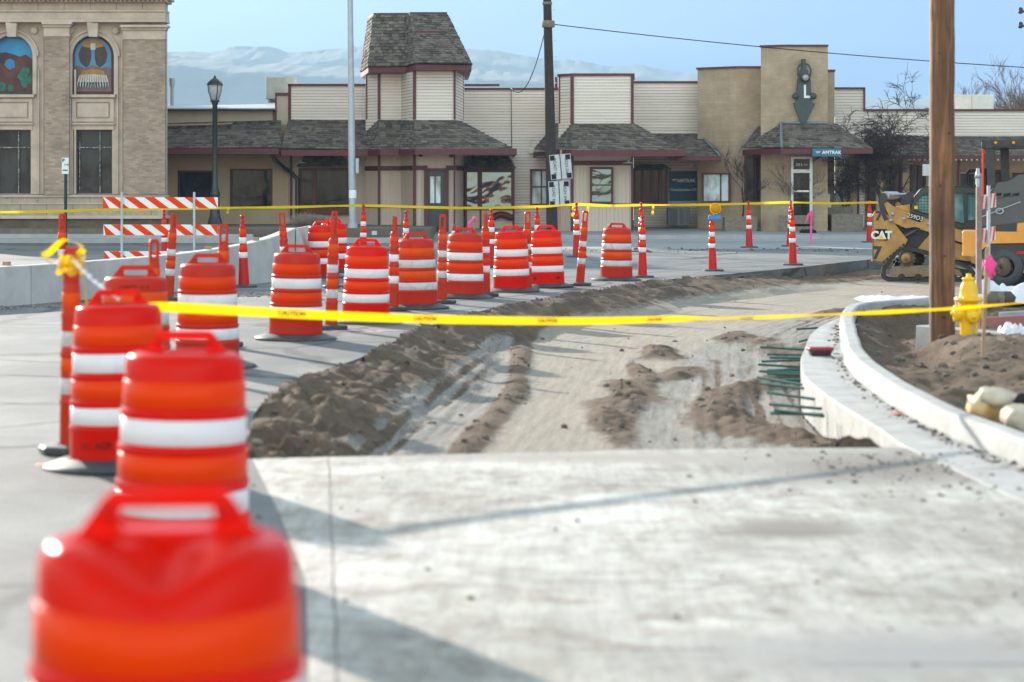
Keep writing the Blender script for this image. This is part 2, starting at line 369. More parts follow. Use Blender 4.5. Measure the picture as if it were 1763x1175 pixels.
r3 = ramp(t,[(0.4,(0.82,0.82,0.83)),(0.6,(1.15,1.14,1.12))]); t.links.new(f3,r3.inputs[0])
c = mix(t,mix(t,r1.outputs[0],r2.outputs[0],1,'MULTIPLY'),r3.outputs[0],1,'MULTIPLY')
vo = N(t,'ShaderNodeTexVoronoi',feature='DISTANCE_TO_EDGE'); vo.inputs['Scale'].default_value = 0.22
wv = mix(t, co, (0,0,0), 0.0); ns = t.nodes.new('ShaderNodeTexNoise'); ns.inputs['Scale'].default_value = 1.5; t.links.new(co, ns.inputs['Vector'])
t.links.new(mix(t, co, ns.outputs['Color'], 0.25), vo.inputs['Vector'])
rv = ramp(t,[(0,(0.25,0.24,0.23)),(0.006,(0.3,0.3,0.3)),(0.011,(1,1,1))]); t.links.new(vo.outputs['Distance'],rv.inputs[0])
c = mix(t,c,rv.outputs[0],0.9,'MULTIPLY')
t.links.new(c,b.inputs['Base Color']); b.inputs['Roughness'].default_value = 0.75
bump(t,b,f2,0.5,0.01)
mb = MB(); mb.prism(outer, -0.36, 0.0)
tag(mb.build('road', M['street']), kind='structure')
# --- brighter concrete slab in front (brushed, dusty)
m,t,b,o = new_mat('broomed_concrete'); M['slab'] = m
co = coords(t,(1,1,1)); f1 = noise(t,co,0.7,9,0.7,0.4); f2 = noise(t,coords(t,(1.0,0.10,1)),9,6,0.8,0.15); f3 = noise(t,coords(t,(0.9,0.8,1)),2.6,9,0.78,1.6); f4 = noise(t,co,90,3,0.7)
r1 = ramp(t,[(0.28,(0.30,0.265,0.235)),(0.48,(0.42,0.39,0.355)),(0.62,(0.60,0.57,0.53))]); t.links.new(f1,r1.inputs[0])
r2 = ramp(t,[(0.35,(0.74,0.73,0.72)),(0.62,(1.12,)*3)]); t.links.new(f2,r2.inputs[0])
r3 = ramp(t,[(0.32,(0.45,0.375,0.325)),(0.44,(0.82,0.77,0.73)),(0.56,(1.05,1.05,1.05))]); t.links.new(f3,r3.inputs[0])
r4 = ramp(t,[(0.3,(0.8,)*3),(0.7,(1.1,)*3)]); t.links.new(f4,r4.inputs[0])
c = mix(t,mix(t,mix(t,r1.outputs[0],r2.outputs[0],1,'MULTIPLY'),r3.outputs[0],1,'MULTIPLY'),r4.outputs[0],1,'MULTIPLY')
# muddy patch towards the gutter
tc = t.nodes.new('ShaderNodeTexCoord')
def blob(c, cx, cy, sx, sy, col, nz, lo=0.35, hi=0.75):
    mp = t.nodes.new('ShaderNodeMapping'); mp.inputs['Location'].default_value = (-cx/sx,-cy/sy,0); mp.inputs['Scale'].default_value = (1/sx,1/sy,1)
    t.links.new(tc.outputs['Object'], mp.inputs[0]); g = t.nodes.new('ShaderNodeTexGradient'); g.gradient_type = 'SPHERICAL'; t.links.new(mp.outputs[0], g.inputs[0])
    a = t.nodes.new('ShaderNodeMath'); a.operation = 'MULTIPLY'; t.links.new(g.outputs[1], a.inputs[0]); t.links.new(nz, a.inputs[1])
    r = ramp(t,[(lo*0.4,(0,0,0)),(hi*0.4,(1,1,1))]); t.links.new(a.outputs[0], r.inputs[0])
    return mix(t, c, col, r.outputs[0])
c = blob(c, 2.2, 13.4, 1.5, 1.5, (0.2,0.165,0.14), f3, 0.3, 1.0)
c = blob(c, 1.35, 11.0, 0.55, 0.6, (0.22,0.18,0.15), f3, 0.35, 0.9)
c = blob(c, 0.6, 13.9, 2.2, 0.5, (0.33,0.28,0.25), f3, 0.35, 1.0)
c = blob(c, 1.4, 8.0, 1.6, 1.0, (0.28,0.26,0.25), f3, 0.35, 1.0)
t.links.new(c,b.inputs['Base Color']); b.inputs['Roughness'].default_value = 0.7
bump(t,b,f4,0.45,0.008, bump(t,None,f2,0.35,0.006))
def gx(y): return next((gout[i][0]+(gout[i+1][0]-gout[i][0])*(y-gout[i][1])/(gout[i+1][1]-gout[i][1])-0.004 for i in range(len(gout)-1) if gout[i][1] <= y <= gout[i+1][1]), 3.3)
edge_pts = [(x,y-0.06) for x,y in near_edge]
sl_poly = [(-0.62,1.5),(3.28,1.5)]+[(gx(y),y) for y in (4.2,6,8,10,11.6,12.6,13.6,14.3)]+edge_pts+[(-1.58,13.86)]
sl_poly2 = [(-1.58,13.86),(-1.2,11.65),(-0.87,9.6),(-0.62,7.0)]
mb = MB(); mb.prism([(x,y) for x,y in sl_poly+sl_poly2[1:]], 0.0005, 0.005)
tag(mb.build('concrete_slab', M['slab']), kind='structure')
# expansion joint + long crack on the slab (sealed joints, 2 mm proud)
mb = MB()
def strip(mb, pts, wd, z):
    pts = [Vector((*p,0)) for p in pts]
    L = []; R = []
    for i,p in enumerate(pts):
        tt = (pts[min(i+1,len(pts)-1)]-pts[max(i-1,0)]).normalized(); n = Vector((-tt.y,tt.x,0))
        ww = wd*(0.6+0.8*jr.random()); L.append(p+n*ww/2); R.append(p-n*ww/2)
    vs = [(v.x,v.y,z) for q in zip(R,L) for v in q]
    mb.add(vs, [(2*i,2*i+2,2*i+3,2*i+1) for i in range(len(pts)-1)])
def wob(a, b, n, am): return [(a[0]+(b[0]-a[0])*i/n+jr.uniform(-am,am), a[1]+(b[1]-a[1])*i/n+jr.uniform(-am,am)) for i in range(n+1)]
strip(mb, wob((-1.12,13.9),(-0.55,7.2),26,0.006), 0.007, 0.0075)
for i in range(9):
    x0 = jr.uniform(-0.6,1.5); y0 = jr.uniform(7,13); strip(mb, wob((x0,y0),(x0+jr.uniform(0.3,1.2),y0+jr.uniform(-.05,.05)),8,0.012), 0.008, 0.0075)
tag(mb.build('joint_marking', rmat('grimy_joint_filler',(0.2,0.17,0.15),rough=0.9)), kind='structure')
mb = MB()
for a,bb,n in (((-3.6,14.3),(-2.2,15.1),12),((-6,20.5),(-2.5,19.6),20),((-5.5,17.6),(-2.9,17.4),14),((-1.9,16.6),(-3.2,17.0),9)): strip(mb, wob(a,bb,n,0.03), 0.03, 0.003)
for k in range(5): strip(mb, wob((-2.4,27+3.4*k),(3.5+k*1.4,40+4*k),30,0.05), 0.03, 0.003)
tag(mb.build('road_marking', rmat('black_crack_sealant',(0.03,0.03,0.032),rough=0.6)), kind='structure')
# --- dirt: excavation floor and island
ny, nx = 760, 460
Yr = 6.5*np.exp(np.linspace(0, math.log(66/6.5), ny)); U = np.linspace(-0.17, 0.55, nx)
YY, UU = np.meshgrid(Yr, U, indexing='ij'); XX = UU*YY+0.0
# near the front the grid only needs to span the pit
dP, aP, sP = seg_dist(XX, YY, pave_edge); inP = inside(XX, YY, pit)
dG, aG, sG = seg_dist(XX, YY, gpit); dN, aN, sN = seg_dist(XX, YY, near_edge[::1]); inI = inside(XX, YY, island)
dC, aC, sC = seg_dist(XX, YY, gin)
cl = cr2([(0.22,13.5),(0.33,17),(0.6,20.5),(1.05,25.5),(1.7,31),(3.4,37),(6.0,42.5),(9.5,46.5),(15,50),(24,53)],5)
dL, aL, sL = seg_dist(XX, YY, cl)
hw = 0.52+np.clip((YY-22)/24,0,1)*1.9
across = dL*sL
h = np.full(XX.shape, ZF) + 0.02*fbm(XX*0.9,YY*0.5,4)
n1 = fbm(XX*1.6, YY*0.9, 5, 0.55); n2 = fbm(XX*7, YY*5, 4, 0.6); n3 = fbm(XX*0.7+5, YY*0.35+3, 3)
off = dL-hw
# windrows beside the strip
wl = np.exp(-((off-0.16)/0.12)**2)*np.clip(0.85+0.9*fbm(XX*0.8+3,YY*0.45,3),0,1)
wr = np.exp(-((off-0.22)/0.2)**2)*np.clip(0.25+3.2*fbm(XX*0.8+31,YY*0.5+4,3),0,1)
wind = np.where(sL > 0, wl, wr*np.clip((YY-20)/3,0,1))*(YY < 48)
h += wind*(0.05+0.035*n2)
def gb(px,py,sx,sy,amp,z=ZF):
    g = G(px,py,z); return amp*np.exp(-((XX-g.x)/sx)**2-((YY-g.y)/sy)**2)
bl = gb(1135,612,0.26,1.6,1.2)+gb(1080,690,0.2,1.6,1.3)+gb(1050,735,0.2,1.8,0.9)+gb(1100,640,0.12,2.2,0.9)+gb(1320,600,0.3,2.0,0.8)+gb(560,760,0.55,0.6,1.1)+gb(490,745,0.4,0.9,1.3)+gb(650,745,0.18,0.8,0.5)
bl = bl*np.clip(0.75+1.7*fbm(XX*2.2+3,YY*0.55+8,4),0,1.3)
h += np.clip(bl,0,1.2)*(0.05+0.05*n2)
# tyre ruts in the gravel lanes
rut = np.sin(across*46)*0.35+np.sin(across*17+1)*0.5
lane = (off > 0.35)*np.clip((off-0.35)/0.2,0,1)
h += lane*(rut*0.014+0.012*n2)
# berm of loose dirt along the sawn pavement edge
bw = 0.75+0.55*np.clip(fbm(aP*0.35,aP*0+2,3)+0.3,0,1)+np.clip((YY-30)/30,0,1)*1.0
ber = np.clip(1-dP/bw,0,1)
far = np.clip((YY-43)/4,0,1)
hb = (0.345*ber**0.8*(1-far)+0.10*ber*far)*(1+0.3*n1)+0.035*n2*np.clip(ber*3,0,1)
h += hb
h = np.where((dP < 0.1)&(far < 0.9), np.minimum(h,0.05), h)
# dirt against the gutter
bg_ = 0.34+0.34*np.clip(fbm(aG*0.5+9,aG*0+5,3)+0.25,0,1); clear = np.exp(-((YY-20.3)/2.7)**4)
gutd = np.clip(1-np.abs(dG-0.75*clear)/(bg_),0,1)
h += gutd*(0.13+0.08*n1+0.05*n2)*(1-0.35*clear)
h = np.where(dG < 0.12, np.minimum(h,-0.05), h)
# front: rising to the slab
fr = np.clip(1-dN/0.7,0,1); h = np.where(inP, h*(1-fr**1.5)+(-0.02+0.02*n2)*fr**1.5, h)
corner = np.exp(-((XX-2.15)/0.42)**2-((YY-15.0)/0.7)**2); h += inP*corner*(0.13+0.07*n2)
cornl = np.exp(-((XX+1.5)/0.5)**2-((YY-14.9)/1.2)**2); h += inP*cornl*(0.06+0.1*n2)
h = np.where(inP, np.minimum(h, 0.09), h)
trk = np.clip(np.sin(across*38+3*n3)*0.9+np.sin(across*15+1+2*n3)*0.6,0,1)*lane*np.clip(0.75+2*fbm(XX*0.6+40,YY*0.25,3),0,1)
dirt = np.clip(0.95*trk+wind*1.6+np.clip(bl,0,1)*1.3+np.clip(ber*2.2-0.2,0,1)+np.clip(gutd*2-0.1,0,1)+corner+cornl+0.28*n1+0.2*n3,0,1)
slabm = np.clip(1-off/0.06,0,1)*(1-np.clip(dirt*1.2-0.1,0,1))
# island surface
hi_ = 0.0+0.09*fbm(XX*1.1,YY*0.8,6,0.6)+0.03*n2+0.06
hi_ = hi_-0.22*np.exp(-((dC-0.75)/0.35)**2)*np.clip(0.5+2*fbm(XX*.5+8,YY*.5,3),0,1)
hi_ = np.minimum(hi_, 0.1+0.15*np.clip(dC-0.3,0,1)); hi_ += 0.12*np.exp(-((XX-5.2)/1.6)**2-((YY-22.5)/1.6)**2)
trench = np.exp(-((YY-28.6)/1.2)**4)*(XX > 4.6); hi_ -= 0.28*trench
h = np.where(inI, np.where(dC < 0.16, -0.1, hi_), h)
h = np.where(~inP & ~inI, -0.42, h)
dirt = np.where(inI, 1.0, dirt); slabm = np.where(inI, 0, slabm)
slabm = np.where(inI, 0.0, slabm)
me = bpy.data.meshes.new('dirt'); V = np.stack([XX,YY,h],-1).reshape(-1,3)
idx = np.arange(ny*nx).reshape(ny,nx); Fq = np.stack([idx[:-1,:-1],idx[:-1,1:],idx[1:,1:],idx[1:,:-1]],-1).reshape(-1,4)
keep = ((inP|inI).reshape(-1)[Fq].any(1)); Fq = Fq[keep]
me.vertices.add(len(V)); me.vertices.foreach_set('co', V.astype(np.float32).ravel())
me.loops.add(Fq.size); me.loops.foreach_set('vertex_index', Fq.ravel().astype(np.int32))
me.polygons.add(len(Fq)); me.polygons.foreach_set('loop_start', np.arange(0,Fq.size,4,dtype=np.int32)); me.polygons.foreach_set('loop_total', np.full(len(Fq),4,dtype=np.int32))
me.update(calc_edges=True); me.polygons.foreach_set('use_smooth', np.ones(len(Fq),bool))
ca = me.color_attributes.new('zone','FLOAT_COLOR','POINT')
isl = inI.astype(float)
ca.data.foreach_set('color', np.stack([dirt,slabm,np.clip(across/8+0.5,0,1),isl],-1).astype(np.float32).ravel())
m,t,b,o = new_mat('construction_soil'); M['soil'] = m
at = t.nodes.new('ShaderNodeVertexColor'); at.layer_name = 'zone'; sp = t.nodes.new('ShaderNodeSeparateColor'); t.links.new(at.outputs[0], sp.inputs[0])
co = coords(t,(1,1,1)); nf = noise(t,co,1.4,8,0.7); ng = noise(t,co,45,4,0.75); nm = noise(t,co,9,5,0.7)
cb = t.nodes.new('ShaderNodeCombineXYZ'); ml = t.nodes.new('ShaderNodeMath'); ml.operation='MULTIPLY'; ml.inputs[1].default_value = 8.0
t.links.new(sp.outputs[2], ml.inputs[0]); t.links.new(ml.outputs[0], cb.inputs[0])
s2 = t.nodes.new('ShaderNodeSeparateXYZ'); t.links.new(co, s2.inputs[0]); m2 = t.nodes.new('ShaderNodeMath'); m2.operation='MULTIPLY'; m2.inputs[1].default_value=0.06; t.links.new(s2.outputs[1], m2.inputs[0]); t.links.new(m2.outputs[0], cb.inputs[1])
nst = noise(t, cb.outputs[0], 14, 5, 0.7)
rd = ramp(t,[(0.3,(0.085,0.055,0.037)),(0.55,(0.16,0.11,0.077)),(0.72,(0.25,0.185,0.14))]); t.links.new(nf, rd.inputs[0])
rg = ramp(t,[(0.3,(0.15,0.13,0.115)),(0.45,(0.27,0.24,0.215)),(0.7,(0.38,0.35,0.32))]); t.links.new(nst, rg.inputs[0])
rc = ramp(t,[(0.3,(0.29,0.235,0.19)),(0.6,(0.40,0.34,0.285))]); t.links.new(nst, rc.inputs[0])
rs = ramp(t,[(0.3,(0.5,)*3),(0.5,(0.95,)*3),(0.72,(1.5,)*3)]); t.links.new(ng, rs.inputs[0])
g1 = t.nodes.new('ShaderNodeMath'); g1.operation='ADD'; sb = t.nodes.new('ShaderNodeMath'); sb.operation='MULTIPLY_ADD'; sb.inputs[1].default_value=1.1; sb.inputs[2].default_value=-0.55
t.links.new(nm, sb.inputs[0]); t.links.new(sp.outputs[0], g1.inputs[0]); t.links.new(sb.outputs[0], g1.inputs[1])
rdm = ramp(t,[(0.25,(0,0,0)),(0.6,(1,1,1))]); t.links.new(g1.outputs[0], rdm.inputs[0])
c = mix(t, rg.outputs[0], rc.outputs[0], sp.outputs[1]); c = mix(t, c, rd.outputs[0], rdm.outputs[0]); c = mix(t, c, rs.outputs[0], 0.8, 'MULTIPLY')
t.links.new(c, b.inputs['Base Color']); b.inputs['Roughness'].default_value = 0.95; b.inputs['Specular IOR Level'].default_value = 0.2
bump(t,b,ng,0.9,0.02, bump(t,None,nm,0.6,0.03))
me.materials.append(M['soil']); od = bpy.data.objects.new('dirt', me); COL.objects.link(od); tag(od, kind='structure')
# clods and pebbles lying in the works: nobody could count them
def rocks(name, n, sampler, mat, rmin, rmax):
    mb = MB(); ico = bmesh.new(); bmesh.ops.create_icosphere(ico, subdivisions=1, radius=1); iv = [v.co.copy() for v in ico.verts]; fi = [tuple(v.index for v in f.verts) for f in ico.faces]; ico.free()
    for i in range(n):
        x,y,z = sampler(); r = rmin*(rmax/rmin)**(jr.random()**2.2); sc = Vector((jr.uniform(.7,1.4),jr.uniform(.7,1.4),jr.uniform(.45,.9)))*r
        R = Matrix.Rotation(jr.uniform(0,6.3),3,'Z')
        mb.add([R@Vector((v.x*sc.x*jr.uniform(.75,1.2),v.y*sc.y*jr.uniform(.75,1.2),v.z*sc.z))+Vector((x,y,z+sc.z*0.4)) for v in iv], fi)
    o = mb.build(name, mat); tag(o, kind='stuff'); return o
Hm = h; okp = np.argwhere((inP & ((dirt > 0.5) | (rng.random(inP.shape) < 0.08))) | (inI & (YY < 36) & (YY > 11) & (XX < 9)))
def smp():
    i,j = okp[jr.randrange(len(okp))]; return XX[i,j], YY[i,j], Hm[i,j]
M['clod'] = rmat('earth_clods',(0.2,0.16,0.13),(0.09,0.07,0.055),0.95,6,40,0.5,island=0.45)
tag(rocks('dirt_clods', 4200, smp, M['clod'], 0.006, 0.042), 'loose brown clods of earth scattered over the excavation and planting strip', 'soil')
def smp2():
    while True:
        x = jr.uniform(-1.5,3.1); y = jr.uniform(6,16.2)
        if y > 14.2 and x < 2.6: continue
        if jr.random() < 0.012+0.98*math.exp(-((x-2.7)/0.75)**2-((y-13.7)/1.1)**2): return x,y,0.004
tag(rocks('slab_crumbs', 700, smp2, M['clod'], 0.003, 0.017), 'crumbs of dried mud scattered over the pale slab', 'soil')
def smp3():
    t_ = jr.random()**0.8; x = -8.2+6.5*t_; y = 31.3+1.35*(x+7.5); return x+jr.uniform(-.2,.5), y-0.25-abs(jr.gauss(0,0.45)), 0.0
tag(rocks('wall_gravel', 2400, smp3, rmat('grey_brown_gravel',(0.3,0.27,0.25),(0.14,0.12,0.11),0.9,8,island=0.4), 0.008, 0.03), 'grey brown gravel spilled along the foot of the pale wall', 'gravel')
def smp4():
    t_ = jr.random(); return jr.uniform(-8,10), 61+jr.gauss(0,1.2)+0, 0.0
tag(rocks('street_rubble', 420, smp4, M['clod'], 0.01, 0.06), 'crumbled earth along the trench before the station kerb', 'soil')
def smp5():
    i = jr.randrange(len(gin)-1); p = gin[i]; 
    while not 13 < p[1] < 27: i = jr.randrange(len(gin)-1); p = gin[i]
    q = gin[i+1]; t_ = jr.random(); return p[0]+(q[0]-p[0])*t_-0.02-abs(jr.gauss(0,0.06)), p[1]+(q[1]-p[1])*t_, 0.004
tag(rocks('gutter_crumbs', 420, smp5, M['clod'], 0.004, 0.02), 'dark soil crumbs lying in the corner between gutter and curb', 'soil')
# --- gutter pan and curb
def loft(name, rows, mat, kind='structure', smooth=False):
    n = len(rows[0]); mb = MB(); vs = [v for r in rows for v in r]
    fs = [(i*n+j, i*n+j+1, (i+1)*n+j+1, (i+1)*n+j) for i in range(len(rows)-1) for j in range(n-1)]
    mb.add(vs, fs, smooth); o = mb.build(name, mat); tag(o, kind=kind); return o
def resample(pl, n):
    P = [Vector((*p,0)) for p in pl]; L = [0]
    for a,b_ in zip(P[:-1],P[1:]): L.append(L[-1]+(b_-a).length)
    out = []
    for k in range(n):
        s = L[-1]*k/(n-1); i = max(j for j in range(len(L)) if L[j] <= s+1e-9); i = min(i,len(P)-2)
        out.append(P[i].lerp(P[i+1], (s-L[i])/max(1e-9,L[i+1]-L[i])))
    return out
A = resample(gout, 160)
Bn = []
for p in A:   # nearest point on the inner line
    best = min(((Vector((*q,0))-p).length, k) for k,q in enumerate(gin)); k = best[1]
    Bn.append(k)
Bi = resample(gin, 400)
pair = [(p, min(Bi, key=lambda q:(q-p).length)) for p in A]
rows = []
for p,q in pair:
    rows.append([(p.x,p.y,-0.36),(p.x,p.y,-0.01),(p.x+(q.x-p.x)*.02,p.y+(q.y-p.y)*.02,0.008),(p.x*.5+q.x*.5,p.y*.5+q.y*.5,0.012),(q.x,q.y,0.0)])
m,t,b,o = new_mat('fresh_gutter_concrete'); M['gutter'] = m
co = coords(t); f1 = noise(t,co,2.0,8,0.7,0.6); f2 = noise(t,coords(t,(0.4,5,1)),6,6,0.75,0.6); f3 = noise(t,co,70,3,0.7)
r1 = ramp(t,[(0.3,(0.33,0.31,0.30)),(0.6,(0.45,0.44,0.43))]); t.links.new(f1,r1.inputs[0]); r2 = ramp(t,[(0.36,(0.42,0.37,0.34)),(0.5,(1,1,1))]); t.links.new(f2,r2.inputs[0])
c = mix(t,r1.outputs[0],r2.outputs[0],0.75,'MULTIPLY'); r3 = ramp(t,[(0.3,(0.85,)*3),(0.7,(1.1,)*3)]); t.links.new(f3,r3.inputs[0]); c = mix(t,c,r3.outputs[0],1,'MULTIPLY')
t.links.new(c,b.inputs['Base Color']); b.inputs['Roughness'].default_value=0.8; bump(t,b,f3,0.3,0.01,bump(t,None,f2,0.3,0.015))
M['curb'] = rmat('fresh_curb_concrete',(0.37,0.365,0.36),(0.26,0.25,0.24),0.8,2.2,50,0.2,lo=0.3,hi=0.6)
loft('gutter_path', rows, [M['gutter']])
Cc = resample(gin, 170); rows = []
for i,p in enumerate(Cc):
    tt = (Cc[min(i+1,len(Cc)-1)]-Cc[max(i-1,0)]).normalized(); n = Vector((tt.y,-tt.x,0))
    prof = [(0.0,-0.05),(0.0,0.02),(0.018,0.125),(0.03,0.148),(0.05,0.157),(0.14,0.158),(0.165,0.148),(0.17,0.13),(0.175,-0.3)]
    wv = 0.004*math.sin(i*0.9)
    rows.append([(p.x+n.x*(a+wv),p.y+n.y*(a+wv),z) for a,z in prof])
loft('curb', rows, M['curb'])
# gutter joint grooves and small mud dots come from the gutter material; orange paint dot
mb = MB(); g = G(1545,712,0.013); mb.disc([(0.05,0.0),(0.045,0.002)], c=(g.x,g.y,0.013), n=14)
mb.disc([(0.05,0.0),(0.045,0.002)], c=G(68+8,800).to_tuple(), n=10)
tag(mb.build('paint_marking', simple('orange_survey_paint',(0.8,0.2,0.02),0.6)), kind='structure')
mb = MB()
for p0,p1 in ():
    a = G(*p0,0.009); c_ = G(*p1,0.009); strip(mb, wob((a.x,a.y),(c_.x,c_.y),6,0.008), 0.016, 0.0085)
for x in range(7):
    a = G(560+jr.uniform(0,110), 566+jr.uniform(-4,6)); strip(mb, wob((a.x-0.3,a.y),(a.x+0.3,a.y+jr.uniform(-.3,.3)),5,0.04), 0.06, 0.0035)
tag(mb.build('survey_marking', simple('faint_pink_paint',(0.62,0.42,0.4),0.8)), kind='structure')
# far apron / base ground to the horizon
mb = MB(); mb.box(-4500,4500,-60,5200,-0.9,-0.6); tag(mb.build('ground', rmat('desert_ground',(0.3,0.25,0.2),(0.2,0.17,0.13),0.95,0.02)), kind='structure')
# station sidewalk: kerb at y=74, rising gently to the walls
mb = MB(); mb.add([(-70,74.0,-.3),(60,74.0,-.3),(-70,74.0,.14),(60,74.0,.14),(-70,74.25,.15),(60,74.25,.15),(-70,90,.47),(60,90,.47)], [(0,1,3,2),(2,3,5,4),(4,5,7,6)])
tag(mb.build('sidewalk', M['walk']), kind='structure')
mb = MB(); mb.box(-70,60,71.6,73.998,-.3,0.006); tag(mb.build('gutter_apron', M['walk']), kind='structure')
mb = MB(); mb.add([(-3.0,62,0.004),(22,62,0.004),(22,71.5,0.004),(-3,71.5,0.004)],[(0,1,2,3)])
mb.add([(22,62,-.3),(60,62,-.3),(60,74,-.3),(22,74,-.3)],[(0,1,2,3)]); 
tag(mb.build('street_patch', rmat('blue_grey_asphalt',(0.30,0.30,0.31),(0.22,0.22,0.23),0.8,0.8,50,0.3)), kind='structure')
# ---------------------------------------------------------------- mesas
def mesa(name, Y0, prof, depth, amp, seed, cols):
    xs = np.linspace(-0.36,0.36,420); tt = np.linspace(0,1,46); T,UX = np.meshgrid(tt,xs,indexing='ij')
    top = np.interp(UX*F+CX, [p[0] for p in prof], [p[1] for p in prof]); H = (HY-top)/F*Y0+CH
    H = H+amp*0.12*fbm(UX*50+seed,UX*0+1,4)
    nz = fbm(UX*70+seed, T*2.5+seed, 5, 0.55); nz2 = fbm(UX*260+seed, T*5, 3)
    s = np.clip(T+0.05*nz,0,1)
    # slope, cliff, bench, cliff, top
    zz = np.interp(s,[0,0.42,0.5,0.62,0.70,0.86,1.0],[0,0.36,0.58,0.64,0.86,0.93,1.0])
    Yv = Y0-depth*(1-T)+nz*depth*0.03; Xv = UX*Y0
    Zv = zz*H+ (nz2*0.03*H)*(T < 0.98) - 1
    me = bpy.data.meshes.new(name); ny_,nx_ = T.shape; idx = np.arange(ny_*nx_).reshape(ny_,nx_)
    Fq = np.stack([idx[:-1,:-1],idx[:-1,1:],idx[1:,1:],idx[1:,:-1]],-1).reshape(-1,4)
    Vv = np.stack([Xv,Yv,Zv],-1).reshape(-1,3)
    me.from_pydata(Vv.tolist(), [], Fq.tolist()); me.polygons.foreach_set('use_smooth',[True]*len(Fq))
    me.materials.append(rmat(name+'_rock', cols[0], cols[1], 0.95, 0.012, 0.05, 0.6, 6, cscale=(1,1,7)))
    o = bpy.data.objects.new(name, me); COL.objects.link(o); tag(o, kind='structure'); return o
mesa('hills', 3300, [(-600,120),(100,100),(285,88),(330,86),(365,90),(395,80),(470,80),(492,89),(540,86),(600,80),(700,80),(800,84),(840,83),(900,94),(1000,104),(1100,114),(1200,124),(1300,138),(1440,158),(1520,166),(1600,165),(1763,172),(2400,200)], 500, 30, 3, ((0.10,0.088,0.082),(0.07,0.062,0.06)))
mesa('lower_hills', 2700, [(-600,110),(100,95),(285,92),(380,98),(440,108),(600,112),(800,118),(900,124),(1000,134),(1100,142),(1200,152),(1300,160),(1440,182),(1520,176),(1600,180),(1763,186),(2400,210)], 700, 30, 11, ((0.12,0.098,0.09),(0.08,0.068,0.065)))
# air between here and the mesas
mb = MB(); mb.box(-2200,2200,-40,3600,-1.9,235)
hz = mb.build('haze', None); hz.data.materials.clear()
m = bpy.data.materials.new('haze'); m.use_nodes = True; t = m.node_tree; t.nodes.clear()
oo = t.nodes.new('ShaderNodeOutputMaterial'); pv = t.nodes.new('ShaderNodeVolumePrincipled'); pv.inputs['Color'].default_value = (0.55,0.78,1.0,1); pv.inputs['Density'].default_value = 0.00026; pv.inputs['Anisotropy'].default_value = 0.0
t.links.new(pv.outputs[0], oo.inputs['Volume']); hz.data.materials.append(m); tag(hz, kind='stuff')
# ================================================================ BUILDINGS
def clap(mb, pl, z0, z1, lap=0.102, proud=0.02):
    """clapboards along a plan polyline (front side = right of travel when going +x)"""
    n = max(1,int(round((z1-z0)/lap))); lap = (z1-z0)/n
    for (ax,ay),(bx,by) in zip(pl[:-1],pl[1:]):
        d = Vector((bx-ax,by-ay,0)); nn = Vector((d.y,-d.x,0)).normalized()
        for k in range(n):
            a0 = Vector((ax,ay,z0+k*lap)); b0 = Vector((bx,by,z0+k*lap)); up = Vector((0,0,lap))
            g_ = Vector((0,0,0.012)); mb.add([a0+g_+nn*proud, b0+g_+nn*proud, b0+up+nn*0.003, a0+up+nn*0.003], [(0,1,2,3)])
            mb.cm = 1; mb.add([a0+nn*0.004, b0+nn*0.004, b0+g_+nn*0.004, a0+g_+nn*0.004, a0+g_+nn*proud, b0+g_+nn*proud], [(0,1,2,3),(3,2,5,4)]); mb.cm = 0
def shakes(mb, a, b, c, d, wd=0.17, ex=0.21, lift=0.03, seed=1):
    """a,b eave left/right; c,d top right/left; courses of split shakes with a dark deck below"""
    r = random.Random(seed); a,b,c,d = map(Vector,(a,b,c,d))
    L = ((d-a).length+(c-b).length)/2; n = max(2,int(L/ex)); nrm = (b-a).cross(d-a).normalized()
    if nrm.z < 0: nrm = -nrm
    mb.add([a-nrm*.02,b-nrm*.02,c-nrm*.02,d-nrm*.02],[(0,1,2,3)])
    for k in range(n):
        t0 = k/n; t1 = min(1,(k+1.25)/n); p0 = a.lerp(d,t0); q0 = b.lerp(c,t0); p1 = a.lerp(d,t1); q1 = b.lerp(c,t1)
        W_ = (q0-p0).length; x = 0
        if W_ < 0.05: continue
        while x < W_:
            w_ = wd*r.uniform(0.55,1.5); x1 = min(W_, x+w_-0.008); u0 = x/W_; u1 = x1/W_; x += w_
            sl_ = (p1-p0)*r.uniform(-0.10,0.06); lf = lift*r.uniform(0.6,1.5)
            A = p0.lerp(q0,u0)+sl_; B = p0.lerp(q0,u1)+sl_; C = p1.lerp(q1,u1); D = p1.lerp(q1,u0)
            mb.add([A+nrm*lf,B+nrm*(lf*r.uniform(.8,1.2)),C+nrm*0.004,D+nrm*0.004,A,B,C,D],[(0,1,2,3),(4,5,1,0),(0,3,7,4),(1,5,6,2)])
def roofpart(name, parent, quads, seed=1, wd=0.17, ex=0.21):
    mb = MB()
    for i,q in enumerate(quads): shakes(mb, *q, seed=seed+i, wd=wd, ex=ex)
    return mb.build(name, M['shake'], parent)
def pol(pts): return [(X_(px,Y),Y) for px,Y in pts]
